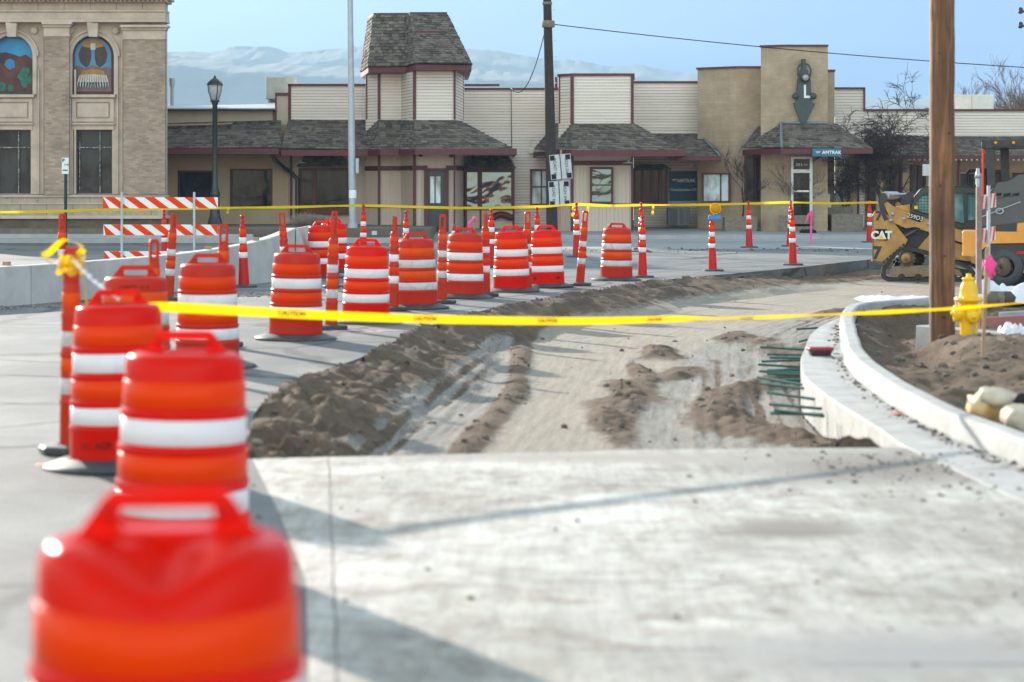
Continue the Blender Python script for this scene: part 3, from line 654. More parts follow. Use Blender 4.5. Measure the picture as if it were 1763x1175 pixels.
def band(mb, pl, z0, z1, th=0.06, out=0.03):
    """trim board following a plan polyline"""
    P = [Vector((x,y,0)) for x,y in pl]; nrm = []
    for i in range(len(P)):
        t_ = (P[min(i+1,len(P)-1)]-P[max(i-1,0)]).normalized(); nrm.append(Vector((t_.y,-t_.x,0)))
    n = len(P); f = [p+q*out for p,q in zip(P,nrm)]; k = [p-q*(th-out) for p,q in zip(P,nrm)]
    vs = [(v.x,v.y,z) for z in (z0,z1) for v in f+k]
    m_ = 2*n; fs = []
    for i in range(n-1):
        fs += [(i,i+1,m_+i+1,m_+i),(n+i+1,n+i,m_+n+i,m_+n+i+1),(m_+i,m_+i+1,m_+n+i+1,m_+n+i),(i+1,i,n+i,n+i+1)]
    fs += [(0,m_,m_+n,n),(n-1,n+n-1,m_+n+n-1,m_+n-1)]
    mb.add(vs, fs)
def window(parent, px0, py0, px1, py1, Y, fm='maroon', gm='glass', vs_=(), hs=(), fw=4.0, d=0.14, sash=2.2, name='window', lab=None):
    """frame box round a pane; mullion positions in photo pixels"""
    mb = MB(); mb.pplate([(px0,py0),(px1,py0),(px1,py1),(px0,py1)], [[(px0+fw,py0+fw),(px1-fw,py0+fw),(px1-fw,py1-fw),(px0+fw,py1-fw)]], Y, d)
    for v in vs_: mb.pbox(v-sash/2, py0+fw-.3, v+sash/2, py1-fw+.3, Y+0.025, d*0.5)
    for k in hs: mb.pbox(px0+fw-.3, k-sash/2, px1-fw+.3, k+sash/2, Y+0.03, d*0.45)
    f = mb.build(name, M[fm], parent, bevel=0.006, seg=1)
    if lab: f['label'] = lab
    mb = MB(); mb.pbox(px0+fw-.2, py0+fw-.2, px1-fw+.2, py1-fw+.2, Y+0.085, 0.02)
    mb.build('pane', M[gm], f); return f

# ---------------------------------------------------------------- stone and brick hall on the left
SB = empty('stone_building', (-14,72,0), 0, 'weathered buff brick and carved sandstone hall with arched painted panels at far left', 'building')
def at(parent, mb, name, mat, **k):
    o = mb.build(name, mat, parent, **k); o.matrix_parent_inverse = Matrix.Translation(-parent.location) if parent.rotation_euler.z == 0 else parent.matrix_world.inverted(); return o
SB.location = (0,0,0)
Ys = 72.0
bays = [20,160,-120]; 
def arch(cx, r, ytop, ybot, n=18):        # outline in photo pixels: semicircle over a straight foot
    cy = ytop+r
    return [(cx-r,ybot)]+[(cx-r*math.cos(math.pi*i/n), cy-r*math.sin(math.pi*i/n)) for i in range(n+1)]+[(cx+r,ybot)]
mb = MB(); mb.pplate([(-260,38),(284,38),(284,335),(-260,335)], [arch(c,36,61,163) for c in bays]+[[(c-34,224),(c+33,224),(c+33,334),(c-34,334)] for c in bays], Ys, 0.5)
mb.build('wall', M['stone'], SB)
mb = MB(); mb.pbox(-260,336,284.5,372,Ys-0.12,0.6); mb.build('sill_course', rmat('sandstone_blocks',(0.46,0.36,0.28),(0.35,0.27,0.21),0.85,3,25,0.2), SB)
mb = MB(); mb.pbox(-260,371.5,286.5,377,Ys-0.3,0.8); mb.pbox(-260,336,285.8,339.5,Ys-0.2,0.6); mb.pbox(-260,350,285.6,352,Ys-0.16,0.6); mb.build('stone_ledge', M['stone'], SB)
mb = MB(); mb.pbox(-260,376.8,284.5,425,Ys-0.16,0.7); mb.build('base_wall', M['dkbrick'], SB)
mb = MB(); mb.prism([(X_(-262,Ys),Ys+.5),(X_(283,Ys),Ys+.5),(X_(279,Ys+14),Ys+14),(X_(-262,Ys),Ys+14)],-0.2,Z_(-70,Ys)); mb.build('rear_wall', M['buffbrick'], SB)
for a_,b_ in ((76,119),(212,284),(-64,-21),(-204,-161)):
    mb = MB(); mb.pbox(a_,68 if a_ > 200 else 62,b_,335.6,Ys-0.28,0.3); mb.build('pilaster', M['buffbrick'], SB)
    mb = MB(); t0 = 44 if a_ > 200 else 39
    mb.pbox(a_-1,t0+7,b_+0.6,t0+26,Ys-0.31,0.34); mb.pbox(a_-3,t0+3,b_+2.4,t0+8,Ys-0.4,0.42); mb.pbox(a_-5,t0-1,b_+4.5,t0+3.4,Ys-0.52,0.55); mb.pbox(a_-1.5,t0+21.5,b_+1,t0+24,Ys-0.36,0.4)
    mb.build('capital', M['stone'], SB, bevel=0.015)
    mb = MB()
    for s_ in (-1,1):
        e_ = a_ if s_ < 0 else b_
        if e_ > 250: continue
        mb.pbox(e_+s_*2.0-1.4,66,e_+s_*2.0+1.4,334.5,Ys-0.1,0.12); mb.pbox(e_+s_*10-1.6,120,e_+s_*10+1.6,334.5,Ys-0.07,0.09)
    mb.build('moulding', M['stone'], SB, bevel=0.01)
mb = MB()
mb.pbox(-262,-30,283,17,Ys-0.22,0.75)
for a_,b_,pr in ((16.6,21,0.34),(21,34,0.28),(33.6,38.6,0.42)): mb.pbox(-262,a_,283+pr*5,b_,Ys-pr,0.9)
mb.build('entablature', M['stone'], SB, bevel=0.02)
mb = MB(); mb.pbox(-262,-34,290,-1,Ys-0.75,1.3); mb.pbox(-262,-0.5,287,4,Ys-0.5,1.1)
for k in range(70): mb.pbox(-255+k*7.8,-4,-251+k*7.8,2.6,Ys-0.62,0.3)
mb.build('cornice', M['stone'], SB, bevel=0.02)
mb = MB()
for k in range(12):
    mb.pbox(-250+45*k+0,-2,-249.3+45*k,16.4,Ys-0.226,0.02); mb.pbox(-235+45*k,353,-234.4+45*k,371,Ys-0.126,0.02); mb.pbox(-250+45*k,340,-249.4+45*k,350,Ys-0.124,0.02)
mb.build('block_joint', simple('dark_mortar',(0.14,0.11,0.09),0.9), SB)
m_sky = rmat('mural_blue',(0.0,0.16,0.36),(0.02,0.24,0.48),0.5,0.9); m_rock = rmat('mural_russet',(0.13,0.035,0.025),(0.05,0.015,0.015),0.6,2.5)
m_tree = rmat('mural_green',(0.03,0.17,0.12),(0.01,0.08,0.06),0.6,8); m_dk = rmat('mural_maroon',(0.10,0.014,0.022),(0.05,0.01,0.015),0.6,14); m_br = rmat('mural_brown',(0.065,0.04,0.035),(0.04,0.025,0.02),0.6,8)
m_gold = rmat('mural_gold',(0.42,0.2,0.04),(0.3,0.13,0.03),0.6,6); m_wh = rmat('mural_white',(0.6,0.58,0.56),(0.4,0.38,0.36),0.6,14,cscale=(2,2,0.5)); m_mauve = rmat('mural_mauve',(0.19,0.12,0.12),(0.13,0.07,0.075),0.6,5); m_cyan = rmat('mural_light_blue',(0.08,0.25,0.42),(0.06,0.2,0.36),0.6,3)
for ci,c in enumerate(bays):
    # stone archivolt, keystone, spandrel roundels, sill, panel and lintel
    mb = MB(); mb.pplate(arch(c,40.5,54,163), [arch(c,36.2,61,163.5)[::-1]], Ys-0.09, 0.12) if False else None
    n=20; cy=97
    for i in range(n):
        a0=math.pi*i/n; a1=math.pi*(i+1)/n
        P=[(c-r*math.cos(a),cy-r*math.sin(a)) for r,a in ((36.2,a0),(36.2,a1),(43,a1),(43,a0))]
        mb.pplate(P,[],Ys-0.09,0.1)
        P=[(c-r*math.cos(a),cy-r*math.sin(a)) for r,a in ((43.2,a0),(43.2,a1),(46,a1),(46,a0))]
        mb.pplate(P,[],Ys-0.15,0.16)
    mb.pbox(c-43,97,c-36.2,163,Ys-0.09,0.1); mb.pbox(c+36.2,97,c+43,163,Ys-0.09,0.1)
    mb.build('archivolt', M['stone'], SB)
    mb = MB(); mb.pplate([(c-9,40),(c+9,40),(c+6,62),(c-6,62)],[],Ys-0.4,0.42); mb.build('keystone', M['stone'], SB, bevel=0.03)
    mb = MB()
    for s_ in (-1,1):
        o_ = W(c+s_*39,53,Ys-0.02); mb.disc([(0.12,0),(0.12,0.07),(0.08,0.09)], c=o_, n=16, axis='y'); 
    mb.build('roundel', M['stone'], SB)
    mb = MB(); mb.pbox(c-38,163.2,c+38,168,Ys-0.2,0.5); mb.pplate([(c-36,170),(c+36,170),(c+36,210),(c-36,210)],[[(c-29,176),(c+29,176),(c+29,204),(c-29,204)]],Ys-0.08,0.1)
    mb.pbox(c-27,178,c+27,202,Ys-0.05,0.06); mb.pbox(c-37,212,c+37,215,Ys-0.16,0.2); mb.pbox(c-36,215.2,c+36,223.8,Ys-0.06,0.3)
    mb.build('stone_panel', M['stone'], SB, bevel=0.01)
    # painted panel
    Ym = Ys+0.16
    if ci != 1:
        mb = MB(); mb.pplate(arch(c,35.9,61.3,162.8),[],Ym,0.05); pn = mb.build('painted_panel', m_sky, SB)
        mb = MB(); mb.pplate([(c-35.5,162),(c-35.5,96),(c-25,93),(c-12,90),(c+4,94),(c+14,98),(c+24,94),(c+35.5,102),(c+35.5,162)],[[(c-10,104),(c-2,101),(c+4,105),(c+6,116),(c-4,121),(c-13,112)]],Ym-0.008,0.006); mb.build('rock_arch', m_rock, pn)
        mb = MB()
        for (a_,b_,r_) in ((c+24,124,9),(c+20,132,11),(c+28,136,9),(c+22,146,6),(c-16,150,8),(c-34+6,148,7),(c-2,152,6)):
            mb.pplate([(a_+r_*math.cos(q*math.pi/5)*(1 if q%2 else .75), b_+1.15*r_*math.sin(q*math.pi/5)*(1 if q%2 else .8)) for q in range(10)],[],Ym-0.014-0.0008*r_,0.004)
        mb.build('painted_tree', m_tree, pn)
    else:
        mb = MB(); mb.pplate(arch(c,35.9,61.3,162.8),[],Ym,0.05); pn = mb.build('painted_panel', m_dk, SB)
        mb = MB(); mb.pplate(arch(c,31.5,65,158),[],Ym-0.008,0.006); mb.build('sky_field', m_cyan, pn)
        mb = MB(); mb.pplate([(c-31.5,158),(c-31.5,116),(c-24,113),(c-14,118),(c,112),(c+14,118),(c+26,115),(c+31.5,119),(c+31.5,158)],[],Ym-0.013,0.004); mb.build('mountain_field', m_mauve, pn)
        mb = MB()
        for s_ in (-1,1):
            mb.pplate([(c+s_*3,88),(c+s_*8,76),(c+s_*20,80),(c+s_*25,94),(c+s_*22,108),(c+s_*12,117),(c+s_*6,112),(c+s_*3,100)],[],Ym-0.018,0.004)
        mb.build('brown_wing', m_br, pn)
        mb = MB(); mb.pplate([(c-19,80),(c-12,70),(c,67),(c+12,70),(c+19,80),(c+6,83),(c-6,83)],[],Ym-0.023,0.004); mb.pplate([(c-18,122),(c,119),(c+18,122),(c+22,131),(c,134),(c-22,131)],[],Ym-0.018,0.004); mb.build('gold_field', m_gold, pn)
        mb = MB(); mb.pbox(c-4,75,c+4,86,Ym-0.03,0.004)
        for k in range(13):
            q = (k-6)/6; mb.pplate([(c+q*22-1.5,128+2*abs(q)),(c+q*22+1.3,128+2*abs(q)),(c+q*26+1.6,146-2*abs(q)),(c+q*26,153-2*abs(q)),(c+q*26-1.6,146-2*abs(q))],[],Ym-0.03,0.004)
        mb.build('white_feather', m_wh, pn)
        mb = MB()
        for k in range(11):
            q = (k-5)/5; mb.pplate([(c+q*24-1.6,142),(c+q*24+1.6,142),(c+q*25,152)],[],Ym-0.036,0.004)
        mb.build('feather_tip', M['black'], pn)
    f = window(SB, c-34, 224, c+33, 334, Ys+0.2, 'frame_dark' if 'frame_dark' in M else 'black_paint', 'glass', vs_=(c-23,c+12), hs=(254,), fw=1.6, sash=2.4)
    mb = MB()
    for v in (c-22.6,c+12.4): mb.pbox(v-0.9,226,v+0.5,332,Ys+0.2,0.03)
    mb.pbox(c-32,253.4,c+31,255.2,Ys+0.19,0.03); mb.build('window_bar', rmat('peeling_white_paint',(0.45,0.43,0.42),(0.06,0.05,0.05),0.7,18,lo=.45,hi=.55), f)

# ---------------------------------------------------------------- tan stucco shop between the hall and the depot
TB = empty('stucco_building', (0,0,0), 0, 'low tan stucco shop with two dark windows under a shake awning, left of the depot', 'building')
Yt = 80.0
mb = MB(); mb.pplate([(250,215),(484,215),(497,215),(497,405),(250,405)], [[(307,295),(366,295),(366,347),(307,347)],[(397,292),(468,292),(468,359),(397,359)]], Yt, 0.4); mb.build('wall', M['tan_stucco'], TB)
mb = MB(); mb.box(X_(240,Yt),X_(497,Yt)-.01,Yt+0.45,Yt+12,-0.2,Z_(196,Yt)); mb.build('rear_wall', M['dark_in'], TB)
mb = MB(); mb.pbox(250,190,474,216,Yt-0.05,0.5); mb.pbox(474,165,497.5,216,Yt-0.02,0.5); mb.build('parapet', M['roof_cream'], TB)
mb = MB(); mb.pbox(250,187.5,474,190.5,Yt-0.5,0.9); mb.pbox(470,186,476,208,Yt-0.12,0.1); mb.pbox(473.5,160,497,164.8,Yt-0.08,0.6); mb.pbox(473.4,160,476,187,Yt-0.1,0.08); mb.build('fascia', M['maroon'], TB)
a = lambda px,py,Y: W(px,py,Y)
mb = MB(); mb.add([a(250,188,Yt-0.55),a(474,187,Yt-0.55),a(474,179,Yt+3),a(250,184,Yt+3)],[(0,1,2,3)])
mb.pbox(250,186.3,474,188.2,Yt-0.6,0.06); mb.build('metal_roof', rmat('pale_metal_roof',(0.45,0.46,0.48),(0.35,0.36,0.38),0.5,2,metal=0.2), TB)
roofpart('awning_roof', TB, [(a(250,256,77.2),a(484,254,77.2),a(484,207,79.98),a(250,213,79.98))], 5, 0.19, 0.2)
mb = MB(); mb.pbox(250,256,480,266,77.1,0.12); mb.pbox(250,262,480,265,77.22,2.78); mb.build('awning_fascia', M['maroon'], TB)
mb = MB(); mb.pplate([(250,214.5),(340,213),(400,211.5),(400,214),(340,216),(250,218)],[],79.2,0.1); mb.build('flashing_board', M['wood'], TB)
window(TB,306,294,367,348,Yt-0.03,fw=3.2); window(TB,396,291,469,360,Yt-0.03,gm='glass_pale' if False else 'glass',fw=3.2)
mb = MB(); mb.tube([a(466,264,77.5),a(474,276,78.5),a(490,290,79.6),a(500,296,79.75),a(512,309,79.75),a(512,395,79.75)], 0.075, 10); dp = mb.build('downpipe', M['black_paint'], TB)
# ---------------------------------------------------------------- clapboard depot
DP = empty('depot_building', (0,0,0), 0, 'long cream clapboard depot with maroon trim, shake awnings and a shingled tower', 'building')
def front(parent, pts, py0, py1, Yref, kind, name='wall', back=88.0):
    """pts: (px,Y) front line. solid core plus the cladding skin"""
    pl = pol(pts); z0 = Z_(py1,Yref) if py1 is not None else -0.2; z1 = Z_(py0,Yref)
    mb = MB(); mb.prism(pl+[(pl[-1][0]*back/pl[-1][1]*(1 if pl[-1][0]>0 else 1),back),(pl[0][0]*back/pl[0][1],back)], z0, z1)
    if kind == 'clap': clap(mb, pl, z0, z1)
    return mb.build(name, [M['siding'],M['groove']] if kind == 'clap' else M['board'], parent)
# vertical-board material: real grooves are laid as thin battens on the panels
def boards(parent, pts, py0, py1, Yref, step=0.13):
    pl = pol(pts); z0 = -0.1 if py1 is None else Z_(py1,Yref); z1 = Z_(py0,Yref); mb = MB()
    for (ax,ay),(bx,by) in zip(pl[:-1],pl[1:]):
        d = Vector((bx-ax,by-ay,0)); L = d.length; u = d/L; nn = Vector((u.y,-u.x,0)); k = 0
        while k*step < L-0.02:
            s0 = k*step; s1 = min(L,s0+step-0.014); p = Vector((ax,ay,0))+u*s0; q = Vector((ax,ay,0))+u*s1
            mb.add([(p+nn*0.015)+Vector((0,0,z0)),(q+nn*0.015)+Vector((0,0,z0)),(q+nn*0.015)+Vector((0,0,z1)),(p+nn*0.015)+Vector((0,0,z1)),p+Vector((0,0,z0)),q+Vector((0,0,z0)),q+Vector((0,0,z1)),p+Vector((0,0,z1))],[(0,1,2,3),(0,3,7,4),(1,5,6,2)]); k += 1
    return mb.build('wall_panel', M['board'], parent)
Yd = 80.0
T_pts = [(630,79.0),(652,78.4),(691,78.4),(713,76.6),(784,76.6),(799,80)]
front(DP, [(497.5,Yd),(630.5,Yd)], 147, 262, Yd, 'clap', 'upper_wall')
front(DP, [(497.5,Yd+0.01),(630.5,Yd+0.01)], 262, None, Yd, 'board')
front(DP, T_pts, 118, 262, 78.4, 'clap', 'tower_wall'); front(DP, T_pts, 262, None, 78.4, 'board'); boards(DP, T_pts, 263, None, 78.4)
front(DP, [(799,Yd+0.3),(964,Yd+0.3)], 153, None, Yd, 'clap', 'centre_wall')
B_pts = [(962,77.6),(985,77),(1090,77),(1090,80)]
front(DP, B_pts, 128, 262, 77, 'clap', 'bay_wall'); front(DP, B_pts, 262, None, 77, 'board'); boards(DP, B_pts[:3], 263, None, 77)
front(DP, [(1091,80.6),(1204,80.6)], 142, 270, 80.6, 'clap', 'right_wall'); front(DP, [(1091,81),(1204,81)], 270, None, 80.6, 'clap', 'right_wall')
mb = MB()
def hb_(pts, py, Yref, h=4.5, out=0.05): 
    z = Z_(py,Yref); band(mb, pol(pts), z-h/F*Yref*0.5, z+h/F*Yref*0.5, 0.2, out)
hb_([(496,Yd),(632,Yd)],147,Yd,4.5); hb_([(799,Yd+.3),(963,Yd+.3)],153,Yd,4); hb_(B_pts,129,77,4.5,0.06); hb_([(1090,80.6),(1204,80.6)],142,80.6,4)
mb.pbox(799,145,860,148.5,81,0.3); mb.pbox(955,133,960,156,82,0.3)
def corner(px,py0,py1,Y,w_=4.5,d=0.05): mb.pbox(px-w_/2,py0,px+w_/2,py1,Y-d,0.12)
corner(498.5,146,206,Yd,5); corner(631,150,206,Yd-.02,3)
for px,Y,w_ in ((652.5,78.4,5),(713.5,76.6,5.5),(782.5,76.6,3.4),(797,79.6,2.6)):
    corner(px,118,206,Y,w_,0.06)
for px,Y,w_ in ((652.5,78.4,4.5),(713.5,76.6,5.5),(782.5,76.6,3)): corner(px,263,410,Y,w_,0.07)
corner(631.5,118,206,78.96,3)
corner(985,130,213,77,6,.06); corner(1088.3,130,213,77,4,.06); corner(985,262,410,77,5,.08); corner(1088.5,262,410,77,3.5,.08); corner(963.5,130,213,77.56,3)
for py in (290,357):                                    # girts
    hb_([(630,79.0),(652,78.4),(691,78.4),(713,76.6),(736,76.6)],py,78,8 if py < 300 else 3,0.05)
    hb_([(768,76.6),(784,76.6),(797,79.6)],py,78,8 if py < 300 else 3,0.05)
hb_([(968,77.45),(985,77),(1088,77)],281,77,8,0.06)
hb_([(968,77.45),(985,77),(1088,77)],352,77,3,0.06)
mb.pbox(499,264,503,405,Yd-0.06,0.1)
mb.build('trim', M['maroon'], DP)
# shake awnings
ev = lambda px,Y,py=258: W(px,py,Y); tp = lambda px,Y,py=207: W(px,py,Y)
roofpart('awning_roof', DP, [
  (ev(484,77.3,255),ev(634,77.3,258),tp(630,79.98),tp(497,79.98,206)),
  (ev(634,77.3),ev(656,76.2),tp(652,78.38),tp(630,79.98)),
  (ev(656,76.2),ev(688,76.2),tp(691,78.38),tp(652,78.38)),
  (ev(688,76.2),ev(716,74.4),tp(713,76.58),tp(691,78.38)),
  (ev(716,74.4),ev(888,74.4,259),tp(784,76.58,207),tp(713,76.58)),
  (ev(888,74.4,259),ev(884,80.3,259),tp(790,80.2,207),tp(784,76.58,207))], 20, 0.19, 0.2)
roofpart('awning_roof', DP, [
  (ev(920,79.9,257),ev(985,74.8,260),tp(985,76.98,213),tp(957,79.9,213)),
  (ev(985,74.8,260),ev(1177,74.8,264),tp(1090,76.98,213),tp(985,76.98,213)),
  (ev(1177,74.8,264),ev(1172,80.5,264),tp(1092,80.5,213),tp(1090,76.98,213)),
  (ev(1150,77.2,269),ev(1240,77.2,269),tp(1203,80.4,231),tp(1118,80.55,230))], 40, 0.19, 0.2)
mb = MB()
def fas(pts, py0, py1, mb_=None): 
    P = pol(pts); Yr = sum(p[1] for p in pts)/len(pts); band(mb, P, Z_(py1,Yr), Z_(py0,Yr), 0.08, 0.04)
fas([(484,77.3),(634,77.3),(656,76.2),(688,76.2),(716,74.4),(888,74.4),(884,80)],258,268)
fas([(920,79.9),(985,74.8),(1177,74.8),(1172,80.4)],261,271); fas([(1150,77.2),(1240,77.2),(1236,80.4)],269,277)
mb.build('fascia', M['maroon'], DP)
mb = MB()
def soffit(pts, z, back=80.2): P = pol(pts); mb.prism(P+[(P[-1][0],back),(P[0][0],back)], z-0.02, z)
soffit([(484,77.35),(634,77.35),(656,76.25),(688,76.25),(716,74.45),(886,74.45)], Z_(264,75.5)); soffit([(922,79.5),(985,74.85),(1175,74.85)], Z_(267,75.5)); soffit([(1170,77.25),(1238,77.25)], Z_(275,77.5),80.4)
mb.build('soffit', M['roof_cream'], DP)
# tower mansard
def frus(parent, base, top, zb, zt, seed, cap=True):
    q = []; B_ = [Vector((x,y,zb)) for x,y in base]; T_ = [Vector((x,y,zt)) for x,y in top]; n=len(B_)
    for i in range(n):
        j=(i+1)%n; q.append((B_[i],B_[j],T_[j],T_[i]))
    o = roofpart('tower_roof', parent, q, seed, 0.15, 0.155)
    mb = MB(); pr = [(x*1.0,y) for x,y in top]; mb.prism(pr, zt-0.05, zt+0.07); mb.build('ridge_cap', M['maroon'], o); return o
zb = Z_(114,77.5)
frus(DP, pol([(621,81.5),(634,77.7),(700,77.5),(716,76.0),(812,76.2),(806,83),(640,83)]), pol([(634,81),(643,79.3),(700,79.2),(706,78.9),(770,78.9),(768,82),(640,82)]), zb, Z_(25,79), 60)
frus(DP, pol([(689,78.6),(714,75.9),(806,75.9),(806,78.6)]), pol([(692,79.2),(712,77.7),(764,77.7),(764,79.2)]), zb+0.02, Z_(57,77.7), 75)
mb = MB(); P = pol([(621,81.5),(634,77.75),(700,77.55),(716,75.9),(812,76.15),(806,83),(640,83)]); mb.prism(P, Z_(123,76.8), Z_(114.5,77)); mb.build('tower_fascia', M['maroon'], DP)
# openings
window(DP,514,290,602,362,Yd-0.12,gm='glass_wavy2' if 'glass_wavy2' in M else 'glass',vs_=(541,),fw=4,sash=7)
mb = MB(); mb.pbox(514,358,602,370,Yd-0.2,0.2); mb.build('window_sill', M['maroon'], DP)
def awnlet(px0,px1,py0,py1,seed,Y,dp=0.7):
    o = roofpart('window_hood', DP, [(W(px0,py1,Y-dp),W(px1,py1,Y-dp),W(px1-14,py0,Y-0.02),W(px0+14,py0,Y-0.02)),(W(px1,py1,Y-dp),W(px1,py1,Y),W(px1-13.8,py0,Y),W(px1-14,py0,Y-0.02)),(W(px0,py1,Y),W(px0,py1,Y-dp),W(px0+14,py0,Y-0.02),W(px0+13.8,py0,Y))],seed,0.15,0.14)
awnlet(512,602,267,287,90,Yd-.1); awnlet(799,887,268,290,92,Yd+.1,0.9); awnlet(1092,1155,283,292,94,80.5,0.5)
mb = MB(); mb.pplate([(801,290),(886,290),(886,362),(801,362)],[[(804,297),(822,297),(822,357),(804,357)],[(830,297),(880,297),(880,356),(830,356)]],Yd-0.5,0.75); f=mb.build('window', M['maroon'], DP)
mb = MB(); mb.pbox(803.8,296.8,822.2,357.2,Yd-0.42,0.02); mb.pbox(829.8,296.8,880.2,356.2,Yd-0.42,0.02); mb.build('pane', M['glass_wavy'], f)
mb = MB(); mb.pbox(803,362,886,402,Yd-0.42,0.6); mb.build('wall_panel', M['board'], DP)
mb = MB(); mb.pbox(826,362,829,402,Yd-0.46,0.05); mb.pbox(882.5,362,886,402,Yd-0.46,0.05); mb.pbox(801,362,804,402,Yd-0.46,0.05); mb.build('trim', M['maroon'], DP)
mb = MB()
for k in range(8): mb.disc([(0.09,0),(0.15,0.08),(0.13,0.16),(0.05,0.22)],c=W(848+4.4*k,380-5*math.sin(k*0.45),Yd-0.62),n=10)
mb.build('window_box', M['maroon'], DP)
window(DP,913,292,944,354,Yd+0.14,fw=3,vs_=(932,),hs=(322,),gm='glass_pale')
window(DP,1016,288,1056,351,76.84,fw=3.6,hs=(319,),gm='glass_wavy',d=0.12)
window(DP,1090,290,1150,352,80.5,fw=3.5,vs_=(1106,1122,1136),sash=4.5)
mb = MB(); mb.pplate([(730,290),(772,290),(772,407),(730,407)],[[(737,294),(766,294),(766,407.5),(737,407.5)]],76.4,0.16); mb.build('door_frame', M['maroon'], DP)
mb = MB(); mb.pplate([(737.2,294.3),(765.8,294.3),(765.8,407),(737.2,407)],[[(740.5,304),(748,304),(748,350),(740.5,350)],[(750,304),(758.5,304),(758.5,350),(750,350)]],76.47,0.05); dr=mb.build('door', rmat('blackish_green_door',(0.014,0.024,0.028),(0.01,0.016,0.02),0.35), DP)
mb = MB(); mb.pbox(740,303.5,759,350.5,76.50,0.01); mb.build('door_glass', M['glass_pale'], dr)
mb = MB(); mb.pplate(arch(752,10,353,368,8),[],76.45,0.015); mb.build('door_panel', M['black_paint'], dr)
# sconces, meter plate, hung lamps
for px,py,Y in ((724,269,76.3),(777,270,76.3)):
    mb = MB(); mb.lathe([(0.04,0.12),(0.05,0.05),(0.09,0.0),(0.02,-0.03)],c=W(px,py,Y),n=12); mb.build('floodlight', M['black_paint'], DP)
for px,py,Y in ((518,281,79.2),(1082,281,76.2),(1187,286,80)):
    mb = MB(); mb.lathe([(0.02,0.12),(0.04,0.05),(0.2,0.0),(0.19,-0.01)],c=W(px,py,Y),n=16); mb.tube([W(px,py,Y)+Vector((0,0,.1)),W(px,py-6,Y)+Vector((0,.2,0)),W(px,py-6,Y)+Vector((0,.9,0))],0.02,6); mb.build('wall_lamp', M['white_metal'], DP)
mb = MB(); mb.pbox(789.5,326,796,331,79.0,0.03); mb.pbox(789.5,333,796,340,79.0,0.03); mb.build('notice', M['maroon'], DP)
mb = MB(); mb.pbox(911,255,919,264,Yd+0.1,0.15); mb.tube([W(915,255,Yd+.1),W(911,243,Yd+.2),W(917,240,Yd+.2)],0.015,5); mb.build('meter_box', M['siding'], DP)
# ---------------------------------------------------------------- tan brick station block
ST = empty('brick_building', (0,0,0), 0, 'tan brick station block with stepped parapet, shake awning and locomotive emblem', 'building')
def bprism(pts, py0, Yref, name, back=88): 
    pl = pol(pts); mb = MB(); mb.prism(pl+[(pl[-1][0]*back/pl[-1][1],back),(pl[0][0]*back/pl[0][1],back)], -0.2, Z_(py0,Yref)); return mb.build(name, M['tanbrick'], ST)
bprism([(1201,79.6),(1268,78.6),(1314,78.6)],117,78.6,'wall',87.9)
bprism([(1310,77.4),(1346,77),(1425,77),(1425.5,80)],80,77,'tower_wall',87.5); bprism([(1425.2,78.6),(1437,78.6)],122,78.6,'wall',87)
mb = MB()
def hb2(pts,py,Yref,h=3.5): z=Z_(py,Yref); band(mb,pol(pts),z-h/F*Yref*.5,z+h/F*Yref*.5,0.25,0.06)
hb2([(1200,79.6),(1268,78.6),(1313,78.6)],116,78.6); hb2([(1309,77.4),(1346,77),(1426,77)],79,77); hb2([(1425.5,78.6),(1438,78.6)],122,78.6)
band(mb,pol([(1280,77.5),(1346,74.8),(1501,74.8),(1497,79)]),Z_(265,74.8),Z_(256,74.8),0.08,0.04); mb.build('trim', M['maroon'], ST)
mb = MB(); P=pol([(1282,77.6),(1346,74.85),(1498,74.85)]); mb.prism(P+[(P[-1][0],78.8),(P[0][0],78.8)],Z_(262,75)-.02,Z_(262,75)); mb.build('soffit', M['roof_cream'], ST)
roofpart('awning_roof', ST, [(W(1278,254,77.6),W(1346,254,74.8),W(1345,213,76.98),W(1311,213,78.9)),(W(1346,254,74.8),W(1501,256,74.8),W(1437,213,76.98),W(1345,213,76.98)),(W(1501,256,74.8),W(1498,256,78.6),W(1438,213,78.5),W(1437,213,76.98))],110,0.19,0.18)
mb = MB(); mb.tube([W(1311,212.5,78.85),W(1345,212,76.9),W(1425,212,76.9)],0.05,6); mb.tube([W(1345,212,76.9),W(1346,253,74.75)],0.05,6); mb.tube([W(1311,212.5,78.85),W(1278,253.5,77.5)],0.05,6); mb.tube([W(1203,230,80.3),W(1239,267,77.1)],0.05,6); mb.build('ridge_flashing', simple('grey_flashing',(0.2,0.23,0.26),0.4,0.4), ST)
window(ST,1209,298,1257,349,78.62,fw=2.8,vs_=(1241,),gm='glass_pale'); window(ST,1282,270,1310,347,78.5,fw=2.6,vs_=(1301,),gm='glass')
mb = MB(); mb.pplate([(1362,270),(1399,270),(1399,390),(1362,390)],[[(1366,274),(1394,274),(1394,292),(1366,292)],[(1366,298),(1394,298),(1394,386),(1366,386)]],76.9,0.1); df=mb.build('door', simple('brushed_aluminium',(0.4,0.42,0.44),0.35,0.7), ST)
mb = MB(); mb.pbox(1365.5,273.5,1394.5,386.5,76.95,0.02); mb.build('door_glass', M['glass'], df)
mb = MB(); mb.pbox(1367,328,1393,331,76.86,0.03); mb.build('door_bar', simple('push_bar',(0.45,0.46,0.48),0.3,0.7), df)
text('door_lettering','339 S. 1st',0.13,W(1380,284,76.93),M['white'],df,sx=0.8)
mb = MB(); mb.pbox(1399,256,1448,269.5,74.62,0.06); sg=mb.build('fascia_sign', M['amtrak2'], ST)
